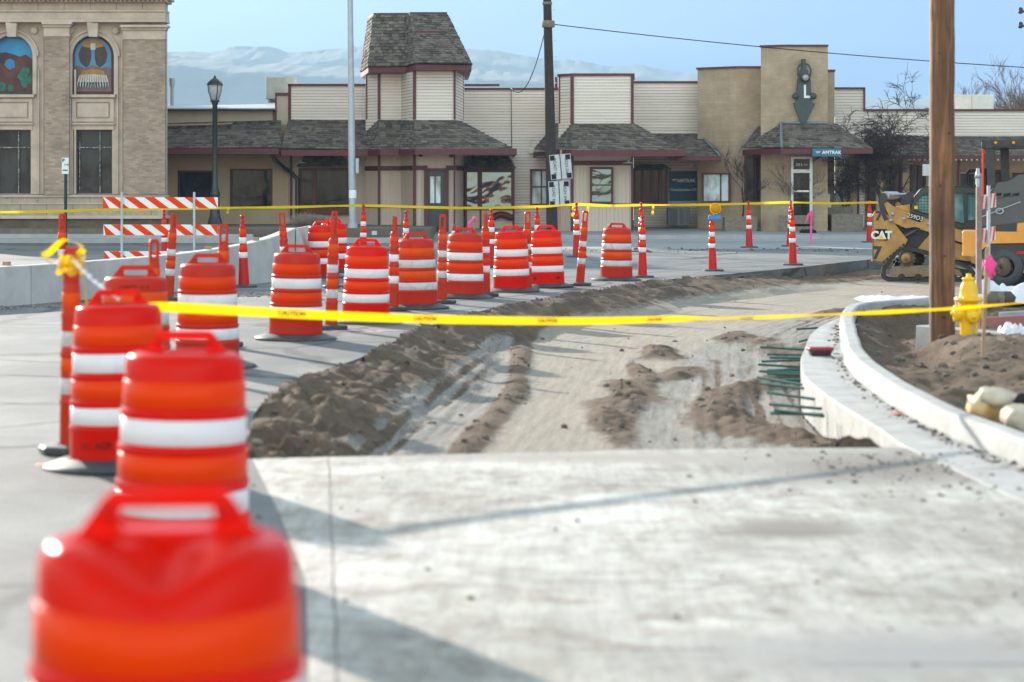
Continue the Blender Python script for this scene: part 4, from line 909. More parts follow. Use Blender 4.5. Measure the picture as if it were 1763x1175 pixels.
def swoosh(parent, px, py, Y, s, mat):
    mb = MB()
    for k in range(3):
        x0=px+s*(0.34*k); mb.pplate([(x0,py-s*0.30),(x0+s*0.75,py-s*0.32),(x0+s*0.62-s*.1*k,py-s*0.02),(x0+s*0.42,py+s*0.30),(x0+s*0.44-s*.05*k,py-s*0.12)],[],Y,0.01)
    mb.build('swoosh_mark', mat, parent)
text('sign_lettering','AMTRAK',0.15,W(1432,263,74.6),M['white'],sg,sx=1.05,font_off=0.004); swoosh(sg,1403,263,74.605,7,M['white'])
# locomotive emblem
em_pts=[(1379,213),(1367,178),(1371,176),(1372,168),(1369,166),(1369,160),(1372,158),(1373,150),(1374,136),(1377,130),(1378,122),(1381,119),(1381,102),(1387,102),(1387,119),(1391,122),(1392,131),(1396,140),(1396.5,160),(1401,162),(1401,170),(1398,171),(1398,177),(1403.5,179),(1387,213)]
mb = MB(); mb.pplate(em_pts,[],76.78,0.2); EM=mb.build('locomotive_emblem', M['emblem'], ST, bevel=0.02)
mb = MB(); mb.tube([W(1374,132,76.8),W(1373.5,118,76.8),W(1377,112,76.8),W(1384,109,76.8),W(1392,112,76.8),W(1396,120,76.8),W(1395,132,76.8)],0.03,6); mb.build('emblem_hoop', M['emblem'], EM)
for r_,px,py,y_ in ((.16,1386.5,134,76.74),(.11,1369,166,76.8),(.11,1400,166,76.8)):
    mb = MB(); mb.disc([(r_,0),(r_,0.11),(r_*.7,0.15)],c=W(px,py,y_),n=20,axis='y'); mb.build('emblem_boss', M['emblem'], EM)
mb = MB(); mb.disc([(0.10,0),(0.10,0.02)],c=W(1387,134,76.57),n=18,axis='y'); mb.build('emblem_lamp', rmat('pale_lens',(0.5,0.5,0.47),(0.2,0.2,0.2),0.3,30), EM)
text('emblem_letter','L',0.62,W(1389,159,76.77),M['white'],EM,sx=0.8,font_off=0.012)
# ---------------------------------------------------------------- right wing
RW = empty('wing_building', (0,0,0), 0, 'cream clapboard wing with a dark shake porch behind the machines at right', 'building')
Yr_=82.0
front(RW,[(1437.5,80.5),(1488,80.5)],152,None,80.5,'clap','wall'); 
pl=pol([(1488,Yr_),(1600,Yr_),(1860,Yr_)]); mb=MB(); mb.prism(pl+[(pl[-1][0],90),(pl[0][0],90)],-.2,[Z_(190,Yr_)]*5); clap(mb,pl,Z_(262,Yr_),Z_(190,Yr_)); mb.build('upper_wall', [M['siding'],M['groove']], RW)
mb=MB(); mb.pbox(1437,150.5,1489.5,154,80.42,0.3); mb.pbox(1487,152,1490,192,80.42,0.12); mb.pbox(1489,188,1862,192,Yr_-0.07,0.3); mb.pbox(1480,268,1860,275,78.4,0.1)
for k,px in enumerate((1652,1733,1800,1478)): mb.pbox(px-1.7,276,px+1.7,410,78.8,0.14)
mb.build('trim', M['maroon'], RW)
mb=MB(); mb.pbox(1482,272,1860,273.5,78.5,3.5); mb.build('soffit', M['tan_stucco'], RW)
roofpart('porch_roof', RW, [(W(1478,268,78.4),W(1860,268,78.4),W(1860,235,Yr_-.03),W(1440,235,Yr_-.03))],130,0.19,0.2)
mb=MB(); mb.pbox(1490,262,1860,420,Yr_-0.03,0.02)
for px in (1470,1515,1560): mb.pbox(px-6,272,px+6,420,80.2,0.3)
mb.build('porch_wall', M['tan_stucco'], RW)
for (x0,x1,y0,y1) in ((1495,1522,285,395),(1528,1552,285,395),(1567,1594,285,395),(1650,1685,298,395),(1690,1702,293,395),(1714,1733,293,395),(1745,1790,298,360)): window(RW,x0,y0,x1,y1,Yr_-0.15,fw=3,vs_=((x0+x1)/2,))
mb=MB(); mb.pplate([(1649,296),(1692,296),(1692,400),(1649,400)],[[(1652.5,299.5),(1688.5,299.5),(1688.5,400.5),(1652.5,400.5)]],Yr_-0.2,0.05); mb.build('door_frame', M['white_metal'], RW)
mb=MB(); mb.pplate([(1666,300),(1672,292),(1700,290),(1712,293),(1722,300),(1712,297),(1700,299),(1680,297)],[],80.3,0.3); mb.build('scrollwork', M['bark'], RW)
mb=MB()
for k in range(44): mb.disc([(0.03,0),(0.03,.05)],c=W(1484+9*k,277,78.35),n=6)
mb.build('string_light', M['white_metal'], RW)
# rooftop machines
def rooftop(name, px0,py0,px1,py1,Y,d,label,mat,louv=True,chim=False):
    R=empty(name,(0,0,0),0,label,'roof unit'); mb=MB(); mb.pbox(px0,py0,px1,py1,Y,d); mb.pbox(px0+3,py1,px0+7,py1+5,Y+.1,.2); mb.pbox(px1-7,py1,px1-3,py1+5,Y+.1,.2); mb.pbox(px0+3,py1-1,px1-3,py1+6,Y+d-.3,.2); mb.build('casing', mat, R, bevel=0.03)
    mb=MB()
    if louv:
        for k in range(9): mb.pbox(px0+3+k*(px1-px0-18)/9,py0+4,px0+3+k*(px1-px0-18)/9+1.6,py1-5,Y-0.03,0.04)
        mb.pbox(px0+2,py0+3,px1-14,py0+4.4,Y-0.04,0.05); mb.build('louvre', mat, R)
    else: mb.pbox(px0+30,py0+1,px0+30.8,py1-1,Y-0.02,0.03); mb.build('panel_seam', M['tan_stucco'], R)
    return R
rooftop('swamp_cooler',458,131,506,171,84,1.1,'louvred beige evaporative cooler standing on the depot roof left of the tower',M['white_metal'])
rooftop('roof_air_unit',1643,163,1711,190,86,2.0,'plain pale box shaped air unit on the wing roof at right',M['white_metal'],False)
mb=MB(); mb.tube([W(296,182,86),W(296,146,86)],0.07,10); mb.tube([W(296,148,86),W(296,135,86)],0.11,12); o=mb.build('roof_vent_pipe', M['pole_grey']); tag(o,'thin grey vent pipe with a thicker cap on the stucco shop roof','vent pipe')
# AC unit, station sign
AC=empty('air_conditioner',(0,0,0),0,'grey louvred air conditioner on the sidewalk under the blue sign','air conditioner')
mb=MB(); mb.pbox(1150,358,1188,389,79.2,0.8); mb.build('casing', rmat('grey_sheet_metal',(0.12,0.13,0.145),(0.09,0.1,0.11),0.5,4,metal=.2),AC,bevel=.03)
mb=MB()
for k in range(8): mb.pbox(1170,361+3.2*k,1178,363+3.2*k,79.16,.05); mb.pbox(1181,361+3.2*k,1186,363+3.2*k,79.16,.05); mb.pbox(1153+1.8*k,360,1153.9+1.8*k,387,79.17,.04)
mb.build('grille', M['black_paint'], AC)
mb=MB(); mb.pbox(1153,295,1200,346,80.85,.1); SG=mb.build('station_sign', M['amtrak']); tag(SG,'square dark blue station sign with white lettering beside the bay door','sign')
text('sign_lettering','AMTRAK',0.165,W(1181.5,311.5,80.82),M['white'],SG,sx=1.0,font_off=0.004); swoosh(SG,1155,311,80.83,8,M['white'])
text('sign_lettering','Grand Junction, CO',0.112,W(1176.5,327,80.82),M['white'],SG,sx=1.02,font_off=0.002)
# ================================================================ OBJECTS
# ---------------------------------------------------------------- traffic drums
ZB = 0.05
PROF = [(0.285,0.0),(0.290,0.02),(0.288,0.145),(0.296,0.155),(0.296,0.175),(0.284,0.185)]
def zone_prof(z0, z1, r0, r1): return [(r0,z0),(r1,z1)]
def drum_proto(red, org, wht, dent=None, seed=0):
    R = empty('traffic_drum')
    dr = random.Random(seed); ph = dr.uniform(0,6.28)
    def wob_(p):
        a = math.atan2(p.y,p.x); r = math.hypot(p.x,p.y)
        k = 1+0.010*math.sin(2*a+ph)*min(1,r*4)+0.004*math.sin(5*a+ph*3+p.z*7)
        q = Vector((p.x*k,p.y*k,p.z))
        if dent: q = dent(q, r)
        return q
    # body: four stepped rings with beads between them, flat lower skirt, rounded shoulder
    pr = [(0.27,0.005),(0.292,0.012),(0.292,0.03),(0.288,0.17),(0.292,0.178),(0.2935,0.19),(0.2905,0.203),(0.281,0.208),
          (0.279,0.32),(0.284,0.327),(0.2865,0.338),(0.2845,0.35),(0.274,0.356),
          (0.272,0.475),(0.277,0.482),(0.2795,0.493),(0.2775,0.505),(0.267,0.511),
          (0.264,0.63),(0.269,0.637),(0.2715,0.648),(0.2695,0.66),(0.259,0.666),
          (0.254,0.79),(0.252,0.85),(0.247,0.875),(0.236,0.892),(0.218,0.902),(0.15,0.905),(0.0,0.900)]
    mb = MB(); mb.lathe([(r,z+ZB) for r,z in pr], n=64, defo=wob_); body = mb.build('body', red, R)
    for (a_,b_,r0,r1,mt,nm) in ((0.212,0.313,0.2845,0.283,wht,'white_band'),(0.361,0.47,0.2775,0.2755,org,'orange_band'),(0.516,0.625,0.270,0.2682,wht,'white_band'),(0.672,0.785,0.2625,0.2585,org,'orange_band')):
        mb = MB(); mb.lathe([(r0-.003,a_+ZB),(r0,a_+.002+ZB),(r1,b_-.002+ZB),(r1-.003,b_+ZB)], n=64, defo=wob_); mb.build(nm, mt, R)
    # handle: a flat web with a slot, bolts through its two shoulders
    hx = 0.205; z0 = 0.888+ZB; H = 0.105; dz = dent(Vector((0.1,0,0.9+ZB)),0.1).z-0.9-ZB if dent else 0
    out = [(-hx,z0),(hx,z0),(hx-0.035,z0+0.03),(0.125,z0+H-0.012),(0.105,z0+H),(-0.105,z0+H),(-0.125,z0+H-0.012),(-hx+0.035,z0+0.03)]
    sl_ = [(-0.088,z0+0.026),(0.088,z0+0.026),(0.100,z0+0.045),(0.092,z0+0.070),(-0.092,z0+0.070),(-0.100,z0+0.045)]
    mb = MB(); mb.plate(out, [sl_], -0.016, 0.016)
    for sx in (-1,1):
        mb.disc([(0.019,0),(0.019,0.010),(0.012,0.016)], c=(sx*0.117,-0.015,z0+0.062), n=12, axis='y')
        mb.disc([(0.010,0),(0.010,0.014)], c=(sx*0.117,0.029,z0+0.062), n=10, axis='y')
    h = mb.build('handle', red, R, bevel=0.006, seg=3)
    if dent: h.location.z = 0.004
    # rubber base: a flattened tyre ring
    mb = MB(); mb.lathe([(0.27,0.004),(0.44,0.0),(0.452,0.008),(0.448,0.02),(0.40,0.036),(0.345,0.058),(0.31,0.066),(0.294,0.064),(0.28,0.05)], n=56)
    mb.build('rubber_base', M['rubber'], R)
    return R
def put(proto, used, loc, rz, sc, label, group):
    o = proto if not used else copy_tree(proto); o.location = loc; o.rotation_euler = (o.rotation_euler[0] if False else 0,0,rz); o.scale = (sc,)*3
    o['label'] = label; o['group'] = group; return o
new_d = drum_proto(M['drum_red'], M['band_orange'], M['band_white'], None, 1)
old_d = drum_proto(M['drum_old'], M['band_orange_old'], M['band_white_old'], None, 2)
mid_d = drum_proto(M['drum_old'], M['band_orange'], M['band_white'], None, 3)
def dent(q, r):
    # top shoulder pushed down and in at the front: two ridges meeting in a V
    f = math.exp(-((q.z-0.97)/0.10)**2) if q.z < 0.97 else 1
    a = math.atan2(q.y,q.x)+math.pi/2+0.02; a = (a+math.pi)%(2*math.pi)-math.pi
    v = max(0,1-abs(a)/1.05)*min(1,r/0.16)
    ra = max(0,1-abs(abs(a)-0.65)/0.5)*min(1,r/0.2)
    kk = f*v
    return Vector((q.x*(1-0.02*kk), q.y*(1-0.10*kk*(1 if q.z>0.85 else .6)), q.z-0.075*kk*(1 if q.z > 0.8 else 0.3)+0.012*f*ra))
dent_d = drum_proto(M['drum_red'], M['band_orange'], M['band_white'], dent, 4)
for p_ in (new_d, old_d, mid_d, dent_d): p_['category'] = 'traffic drum'
DG = 'orange and white traffic drums'
used = {}
LD = [(dent_d,288,860,0.07,1.0,'nearest traffic drum, largest, with a dented top, cut off by the bottom edge'),
 (new_d,312,398,0.10,1.0,'second nearest traffic drum, bright with a broad white band, overlapping the nearest drum'),
 (new_d,207,290,0.16,1.0,'bright drum with black marks near its foot, tape tied to its handle'),
 (old_d,232,214,0.12,1.0,'faded traffic drum with a dull orange top band, half hidden behind the taped drum'),
 (mid_d,357,186,0.10,1.0,'traffic drum crossed by the near yellow tape, left of the lone drum'),
 (mid_d,509,157,-0.05,1.0,'lone traffic drum at the pavement break with its wide flat black base in full view'),
 (new_d,630,140,0.0,1.0,'bright clean traffic drum just left of a channelizer tube, tape across its foot'),
 (old_d,717,125,0.1,1.0,'grimy traffic drum with dirty grey white bands, third from the break in the pavement'),
 (mid_d,799,114,-0.1,1.0,'traffic drum with scuffed grey bands between the tall loop-handled tube and the bright drums'),
 (new_d,881,107.5,0.0,1.0,'traffic drum directly left of the drum in front of the dark utility pole'),
 (new_d,942,103,0.05,1.0,'bright traffic drum standing in front of the dark utility pole'),
 (old_d,1061,95.5,0.0,1.0,'traffic drum standing apart at the right end of the row, dull orange bands'),
 (new_d,556,93,0.2,1.0,'front drum of the small pair beyond the end of the pale wall'),
 (new_d,574,87,-0.2,1.0,'rear drum of the small pair beyond the end of the pale wall')]
drums = []
for pr_,px,s_,rz,sc,lab in LD:
    Y = F/s_; o = put(pr_, pr_.name in used, (X_(px,Y),Y,0), rz, sc, lab, DG); used[pr_.name] = 1; drums.append(o)
    if s_ < 500: o.rotation_euler.x = math.radians(jr.uniform(-1,1)); o.rotation_euler.y = math.radians(jr.uniform(-1.3,1.3)); o.scale.z = jr.uniform(.985,1.015)
text('stencil_marks','R1 AG9',0.06,(-0.13,-0.297,0.15),M['black'],drums[2],sx=0.85)
text('stencil_marks','CARCO  11 4',0.045,(0.0,-0.262,0.875),M['black'],drums[3],sx=0.9)
for dx in (-0.22,0.17): text('stencil_marks','88',0.055,(dx,-0.235,0.16),M['black'],drums[10],rot=(math.pi/2,0,-0.55 if dx<0 else .5))
# ---------------------------------------------------------------- channelizer tubes with a loop handle
def tube_proto(red, org, wht):
    R = empty('channelizer_tube')
    mb = MB(); mb.lathe([(0.072,0.035),(0.074,0.06),(0.070,0.30),(0.074,0.31),(0.074,0.33),(0.068,0.34),(0.066,0.60),(0.070,0.61),(0.070,0.63),(0.064,0.64),(0.061,0.84),(0.065,0.85),(0.065,0.87),(0.059,0.88),(0.056,1.02),(0.052,1.05),(0.035,1.075),(0.0,1.08)], n=24); mb.build('body', red, R)
    for a_,b_,r,mt,nm in ((0.37,0.47,0.0695,wht,'white_band'),(0.505,0.595,0.068,org,'orange_band'),(0.665,0.76,0.0655,wht,'white_band'),(0.905,1.0,0.060,org,'orange_band')):
        mb = MB(); mb.lathe([(r-.003,a_),(r,a_+.002),(r-.001,b_-.002),(r-.004,b_)], n=24); mb.build(nm, mt, R)
    mb = MB(); mb.plate([(-0.047,1.05),(0.047,1.05),(0.047,1.25),(0.035,1.275),(-0.035,1.275),(-0.047,1.25)],[[(-0.022,1.10),(0.022,1.10),(0.022,1.24),(-0.022,1.24)]],-0.016,0.016); mb.build('loop_handle', red, R, bevel=0.006)
    mb = MB(); mb.lathe([(0.19,0.0),(0.205,0.01),(0.205,0.04),(0.19,0.052),(0.10,0.06),(0.078,0.055)], n=8, smooth=False); mb.build('rubber_base', M['rubber'], R)
    R['category'] = 'channelizer tube'; return R
tA = tube_proto(M['tube_red'], M['band_orange_old'], M['band_white_old']); tB = tube_proto(M['tube_red'], M['band_orange'], M['band_white'])
LT = [(tA,123,276,0,0,1.0,'nearest loop-handled tube, yellow tape knotted round its top, left of the taped drum'),
 (tA,107,117,0.9,0,1.0,'loop-handled tube standing against the pale wall behind the knotted one'),
 (tA,265,190,0.4,0,0.93,'loop-handled tube rising from behind the faded drum'),
 (tA,290,117,1.2,3.5,1.0,'loop-handled tube leaning left beside the barricade, before the pale wall'),
 (tA,385,165,0.2,0,1.0,'loop-handled tube whose top shows behind the tape-crossed drum'),
 (tB,495,112,0.1,-4,1.0,'loop-handled tube before the end of the pale wall, above the lone drum'),
 (tA,570,147,1.3,1.5,1.0,'scuffed loop-handled tube right of the lone drum, on a black base'),
 (tA,576,104,0.7,0,1.0,'loop-handled tube behind the scuffed one, in front of the small drum pair'),
 (tB,677,127.5,1.4,1,1.0,'loop-handled tube between the clean bright drum and the grimy drum'),
 (tA,761,120,0.05,0.5,1.0,'dull loop-handled tube facing the camera, its open loop above a grey base'),
 (tB,836,112.5,1.4,0,1.0,'loop-handled tube behind the scuffed-band drum, near the painted window'),
 (tA,908,107,0.3,0,1.0,'loop-handled tube showing between the two bright drums left of the pole'),
 (tA,998,101.5,0.2,4.5,1.0,'loop-handled tube tilting right, in the gap before the end drum')]
tA_used = set()
for pr_,px,s_,rz,tilt,sc,lab in LT:
    Y = F/s_; o = put(pr_, pr_.name in tA_used, (X_(px,Y),Y,0), rz, sc, lab, 'loop-handled channelizer tubes'); tA_used.add(pr_.name)
    if tilt:
        Mx = Matrix.Rotation(math.radians(tilt),4,'Y') @ Matrix.Rotation(rz,4,'Z'); o.rotation_euler = Mx.to_euler()
        for c_ in kids(o):
            if c_.name.startswith('rubber_base'): c_.rotation_euler = (Matrix.Rotation(rz,4,'Z').inverted() @ Matrix.Rotation(math.radians(-tilt),4,'Y') @ Matrix.Rotation(rz,4,'Z')).to_euler()
# ---------------------------------------------------------------- tall grabber cones
def cone_proto(knob=True):
    R = empty('traffic_cone'); r = lambda z: 0.092-0.045*(z/1.05)
    mb = MB(); mb.lathe([(r(0)+.004,0.02),(r(0.02),0.05),(r(1.0),1.0),(0.044,1.03),(0.028,1.05),(0.024,1.07),(0.036,1.085),(0.036,1.10),(0.022,1.115),(0.02,1.14),(0.033,1.155),(0.036,1.175),(0.028,1.195),(0.0,1.202)], n=28); mb.build('body', M['cone_red'], R)
    for a_,b_,mt,nm in ((0.49,0.585,M['band_white'],'white_band'),(0.60,0.715,M['band_orange'],'orange_band'),(0.73,0.83,M['band_white'],'white_band'),(0.845,0.97,M['band_orange'],'orange_band')):
        mb = MB(); mb.lathe([(r(a_)-.001,a_),(r(a_)+.003,a_+.002),(r(b_)+.003,b_-.002),(r(b_)-.001,b_)], n=28); mb.build(nm, mt, R)
    mb = MB(); mb.lathe([(0.08,0.001),(0.225,0.0),(0.235,0.006),(0.232,0.03),(0.21,0.042),(0.12,0.045),(0.09,0.04)], n=8, smooth=False); mb.build('rubber_base', M['rubber'], R)
    R['category'] = 'traffic cone'; return R
kC = cone_proto(); first = True
LC = [(420,370,495,'tall cone with a knobbed top standing inside the curve of the pale wall'),
 (284,361,455,'tall cone behind the barricade and pale wall, lower half hidden'),
 (625,352,447,'tall cone in front of the grey lamp pole, behind the clean bright drum'),
 (698,363,460,'tall cone showing above the grimy drum'),
 (847,360,461,'tall cone right behind a loop-handled tube, below the painted window'),
 (926,357,455,'tall cone directly left of the dark utility pole'),
 (993,349,443,'tall cone with yellow tape tied at its top, just right of the utility pole'),
 (1104,348,434,'farther of the two cones standing in line right of the end drum'),
 (1106,371,478,'nearer of the two cones standing in line right of the end drum'),
 (1227,372,467,'tall cone carrying a round amber warning light'),
 (1290,346,427,'tall cone by the kerb in front of the left planter'),
 (1360,346,425,'farther of the two overlapping cones before the station door'),
 (1365,361,457,'nearer of the two overlapping cones before the station door'),
 (1497,345,418,'tall cone at the left side of the yellow track loader')]
for px,t_,b_,lab in LC:
    s_ = (b_-HY)/CH; Y = F/s_; hgt = (b_-t_)/s_; sc = max(0.95,min(1.12,hgt/1.2)); s2_ = (b_-t_)/(1.2*sc); 
    o = put(kC, not first, (X_(px,Y),Y,0), jr.uniform(-.6,.6), sc, lab, 'tall knobbed traffic cones'); first = False
    o.rotation_euler = (math.radians(jr.uniform(-1,1)), math.radians(jr.uniform(-1.2,1.2)), jr.uniform(-.6,.6)); o.location.z = -0.004
    if px == 1227: beacon_at = (X_(px,Y),Y,1.2*sc)
x,y,z = beacon_at
WL = empty('warning_light',(x,y,z),0,'round amber warning light with a blue battery case fixed on a tall cone','warning light')
mb = MB(); mb.disc([(0.105,-0.03),(0.112,-0.02),(0.112,0.02),(0.105,0.03)],n=32,axis='y',c=(0.05,-0.03,0.11)); mb.build('lens_ring', M['amber'], WL)
mb = MB(); mb.disc([(0.095,0.0),(0.07,0.03),(0.03,0.042)],n=28,axis='y',c=(0.05,-0.06,0.11)); mb.build('lens', M['amber'], WL)
mb = MB(); mb.box(-0.09,0.15,-0.05,0.05,-0.11,-0.03); mb.box(0.02,0.08,-0.03,0.03,-0.03,0.005); mb.build('battery_case', M['blue'], WL, bevel=0.012)
# small cone
Y = F/80; SC = empty('small_cone',(X_(782,Y),Y,0),0,'small plain cone with one white collar, mostly hidden behind the scuffed-band drum','traffic cone')
mb = MB(); mb.lathe([(0.13,0.03),(0.035,0.86),(0.028,0.875),(0.0,0.88)],n=24); mb.box(-.18,.18,-.18,.18,0,.03); mb.build('body', M['cone_red'], SC)
mb = MB(); mb.lathe([(0.082,0.52),(0.055,0.74)],n=24); mb.build('white_band', M['band_white'], SC)
# ---------------------------------------------------------------- wall, barricade, left side
wl_pts = [(-8.9,29.2,0.54),(-7.16,31.8,0.555),(-6.42,33.5,0.565),(-5.39,36.3,0.60),(-4.66,38.7,0.68),(-4.2,40.3,0.80),(-3.95,41.7,0.93)]
P = crom([Vector(p) for p in wl_pts],6)
def wallseg(P, name_label):
    rows = []
    for i,p in enumerate(P):
        tt = (P[min(i+1,len(P)-1)]-P[max(i-1,0)]); tt.z = 0; tt.normalize(); n = Vector((tt.y,-tt.x,0))
        rows.append([(p.x+n.x*a,p.y+n.y*a,z) for a,z in ((0,-.1),(0,p.z-0.012),(-0.012,p.z),(-0.19,p.z),(-0.2,p.z-.01),(-0.2,-.1))])
    n = len(rows[0]); mb = MB(); mb.add([v for r in rows for v in r],[(i*n+j+1,i*n+j,(i+1)*n+j,(i+1)*n+j+1) for i in range(len(rows)-1) for j in range(n-1)]+[tuple(range(n))[::-1],tuple((len(rows)-1)*n+k for k in range(n))])
    return mb
WLB = empty('concrete_wall',(0,0,0),0,'low new pale concrete wall curving along the left behind the drums','wall')
wallseg(P[:9],'').build('wall_section', M['concrete'], WLB); P2 = P[9:]; wallseg([P[8].lerp(P[9],0.06)]+P[9:],'').build('wall_section', M['concrete'], WLB)
e = P[-1]; mb = MB(); mb.plate([(e.x-0.0,-.1),(e.x+0.32,-.1),(e.x+0.04,0.93),(e.x-0.0,0.93)],[],e.y-0.1,e.y+2.6); mb.build('wall_end', M['concrete'], WLB)
for px,py,Y,lab in ((18,453,32.2,'small pale wood block on the pale wall at the left edge'),(365,431,37.7,'small pale wood block on the pale wall, left of the tall cone'),(447,418,39.6,'small pale wood block on the pale wall, right of the tall cone')):
    mb = MB(); zt = {18:0.558,365:0.635,447:0.745}[px]; c_ = (X_(px,Y)-0.08,Y+0.12); mb.box(c_[0]-.055,c_[0]+.055,c_[1]-.03,c_[1]+.03,zt,zt+.055); tag(mb.build('wood_block', M['wood'], bevel=.004),lab,'wood block','wood blocks on the pale wall')
Yb = 47.0; BR = empty('barricade',(0,0,0),0,'three-rail barricade with slanted orange stripes on two steel posts behind the pale wall','barricade')
def rail(py0,py1,px0,px1,off,lab=None):
    mb = MB(); mb.pbox(px0,py0,px1,py1,Yb-.02,.03); b_ = mb.build('rail', M['white'], BR); hh=py1-py0; st=34.2
    mb = MB(); k=-1
    while px0+off+k*st < px1:
        x0=px0+off+k*st; q=[(x0,py0),(x0+17,py0),(x0+17+hh*1.35,py1),(x0+hh*1.35,py1)]
        q=[(min(max(a_,px0),px1),b__) for a_,b__ in q]; k+=1
        # clip slanted stripe at the rail ends
        if q[1][0]-q[0][0] < 0.2 and q[2][0]-q[3][0] < 0.2: continue
        mb.pplate(q,[],Yb-.024,.003)
    mb.build('stripe', M['band_orange'], b_)
rail(340,359,177,375,3); rail(387,405.5,178,375,13); rail(433,451,179,375,8)
for px in (210.5,335):
    mb = MB(); mb.box(X_(px,Yb)-.022,X_(px,Yb)+.022,Yb-.075,Yb-.028,0.0,Z_(331,Yb)); mb.box(X_(px,Yb)-.03,X_(px,Yb)+.03,Yb-.6,Yb+.6,0,.05); mb.build('post', M['steel'], BR)
# near sidewalk and low brown wall left
mb = MB(); mb.box(-70,X_(760,70.6)-.6,69.0,71.5,-.2,.13); mb.box(-70,-8,70.1,71.4,.13,.24); tag(mb.build('sidewalk', M['walk']), kind='structure')
LW = empty('retaining_wall',(0,0,0),0,'low brown rendered wall in front of the depot and stucco shop','wall')
mb = MB(); mb.pbox(290,394.5,512,419,70.6,.3); mb.build('wall_section', M['brown_wall'], LW); mb = MB(); mb.pbox(598,394,742,416,70.6,.3); mb.build('wall_section', M['brown_wall'], LW)
mb = MB(); mb.pbox(512,402,598,418,70.65,.3); mb.build('low_section', M['brown_wall'], LW)
mb = MB(); mb.pbox(640,398,649,405,70.57,.03); mb.build('wall_plate', M['sign_back'], LW)
mb = MB(); mb.box(-24,X_(742,71),70.95,80.0,.1,.40); mb.prism([(X_(286,71),70.95),(X_(742,71),70.95),(X_(742,71),71.6),(X_(286,71),71.6)],.40,.41); tag(mb.build('raised_bed_ground', rmat('bed_earth',(.2,.16,.12),(.13,.1,.08),.95,3)), kind='structure')
# street lamp
Yl = 72.5; zl = 0.40; LP = empty('street_lamp',(X_(370,Yl),Yl,zl),0,'black cast iron street lamp with a clear lantern head, left of the stucco shop windows','street lamp')
hz_ = Z_(130,Yl)-zl
mb = MB(); mb.lathe([(0.30,0),(0.30,0.06),(0.24,0.12),(0.2,0.3),(0.17,0.36),(0.15,0.5),(0.14,1.0),(0.17,1.06),(0.15,1.12),(0.10,1.3),(0.085,1.5),(0.08,hz_-0.95),(0.11,hz_-0.9),(0.10,hz_-0.86),(0.16,hz_-0.84),(0.12,hz_-0.78)],n=16); mb.build('post', M['black_paint'], LP)
m,t,b,o = new_mat('lantern_glass'); b.inputs['Base Color'].default_value=(.8,.78,.8,1); b.inputs['Roughness'].default_value=.2
tr=t.nodes.new('ShaderNodeBsdfTranslucent'); tr.inputs[0].default_value=(.9,.88,.9,1); mx=t.nodes.new('ShaderNodeMixShader'); mx.inputs[0].default_value=.7; t.links.new(b.outputs[0],mx.inputs[1]); t.links.new(tr.outputs[0],mx.inputs[2]); t.links.new(mx.outputs[0],o.inputs[0])
mb = MB(); mb.disc([(0.12,hz_-0.78),(0.2,hz_-0.5),(0.215,hz_-0.3),(0.12,hz_-.25)],n=8); mb.build('lantern_globe', m, LP)
mb = MB()
for k in range(4):
    a_=k*math.pi/2+.5; mb.tube([Vector((.13*math.cos(a_),.13*math.sin(a_),hz_-.78)),Vector((.22*math.cos(a_),.22*math.sin(a_),hz_-.5)),Vector((.235*math.cos(a_),.235*math.sin(a_),hz_-.3))],.016,5)
mb.lathe([(.26,hz_-.32),(.25,hz_-.27),(.2,hz_-.2),(.12,hz_-.13),(.05,hz_-.09),(.03,hz_-.03),(.0,hz_+.02)],n=8); mb.build('lantern_cap', M['black_paint'], LP)
mb = MB(); mb.tube([(0,0,hz_-1.08),(.42,0,hz_-1.08)],.016,6); mb.tube([(-.1,0,Z_(233,Yl)-zl),(.4,0,Z_(233,Yl)-zl)],.014,6); mb.build('banner_arm', M['black_paint'], LP)
# tall grey pole
Yg=71.6; GP = empty('lamp_pole',(X_(607,Yg),Yg,.4),0,'tall plain grey steel pole rising out of the picture left of the tower','pole')
mb = MB(); mb.tube([(0,0,0),(0,0,.2)],[.17,.17],14); mb.tube([(0,0,.15),(-.09,0,Z_(-60,Yg)-.4)],[.115,.085],16); mb.build('shaft', M['pole_grey'], GP)
mb = MB(); mb.box(.1,.2,-.1,.02,Z_(299,Yg)-.4,Z_(273,Yg)-.4); mb.build('control_box', M['pole_grey'], GP, bevel=.01)
mb = MB(); mb.tube([(0,0,.95),(0,0,1.2)],.122,14); mb.build('reflective_sleeve', M['white'], GP)
# wooden utility pole far
Yu=69.0; UP = empty('utility_pole',(X_(951,Yu),Yu,0),0,'dark weathered utility pole behind the bright drum, two sign backs leaning on it','utility pole')
mb = MB(); mb.tube([(X_(951,Yu)-X_(951,Yu),0,-.1),(X_(947,Yu)-X_(951,Yu),0,Z_(200,Yu)),(X_(940.5,Yu)-X_(951,Yu),0,Z_(-60,Yu))],[.175,.15,.12],14); mb.build('shaft', M['bark'], UP)
mb = MB(); mb.lathe([(.0,-.12),(.19,-.1),(.2,.0),(.19,.1),(.0,.12)],c=(X_(944,Yu)-X_(951,Yu),-.05,Z_(42,Yu)),n=12); mb.build('cable_clamp', M['planter'], UP); mb = MB(); mb.lathe([(.0,-.05),(.15,-.04),(.15,.04),(.0,.05)],c=(X_(942,Yu)-X_(951,Yu),0,Z_(6,Yu)),n=12); mb.build('cable_clamp', M['planter'], UP)
mb = MB()
for k,(px,py) in enumerate(((955,17),(956,70),(957,98),(958,113),(935,113),(957,143),(958,171))): mb.box(X_(px-2,Yu)-X_(951,Yu),X_(px+1,Yu)-X_(951,Yu),-.02,.02,Z_(py+1,Yu),Z_(py-1,Yu))
mb.build('step_bolt', M['steel'], UP)
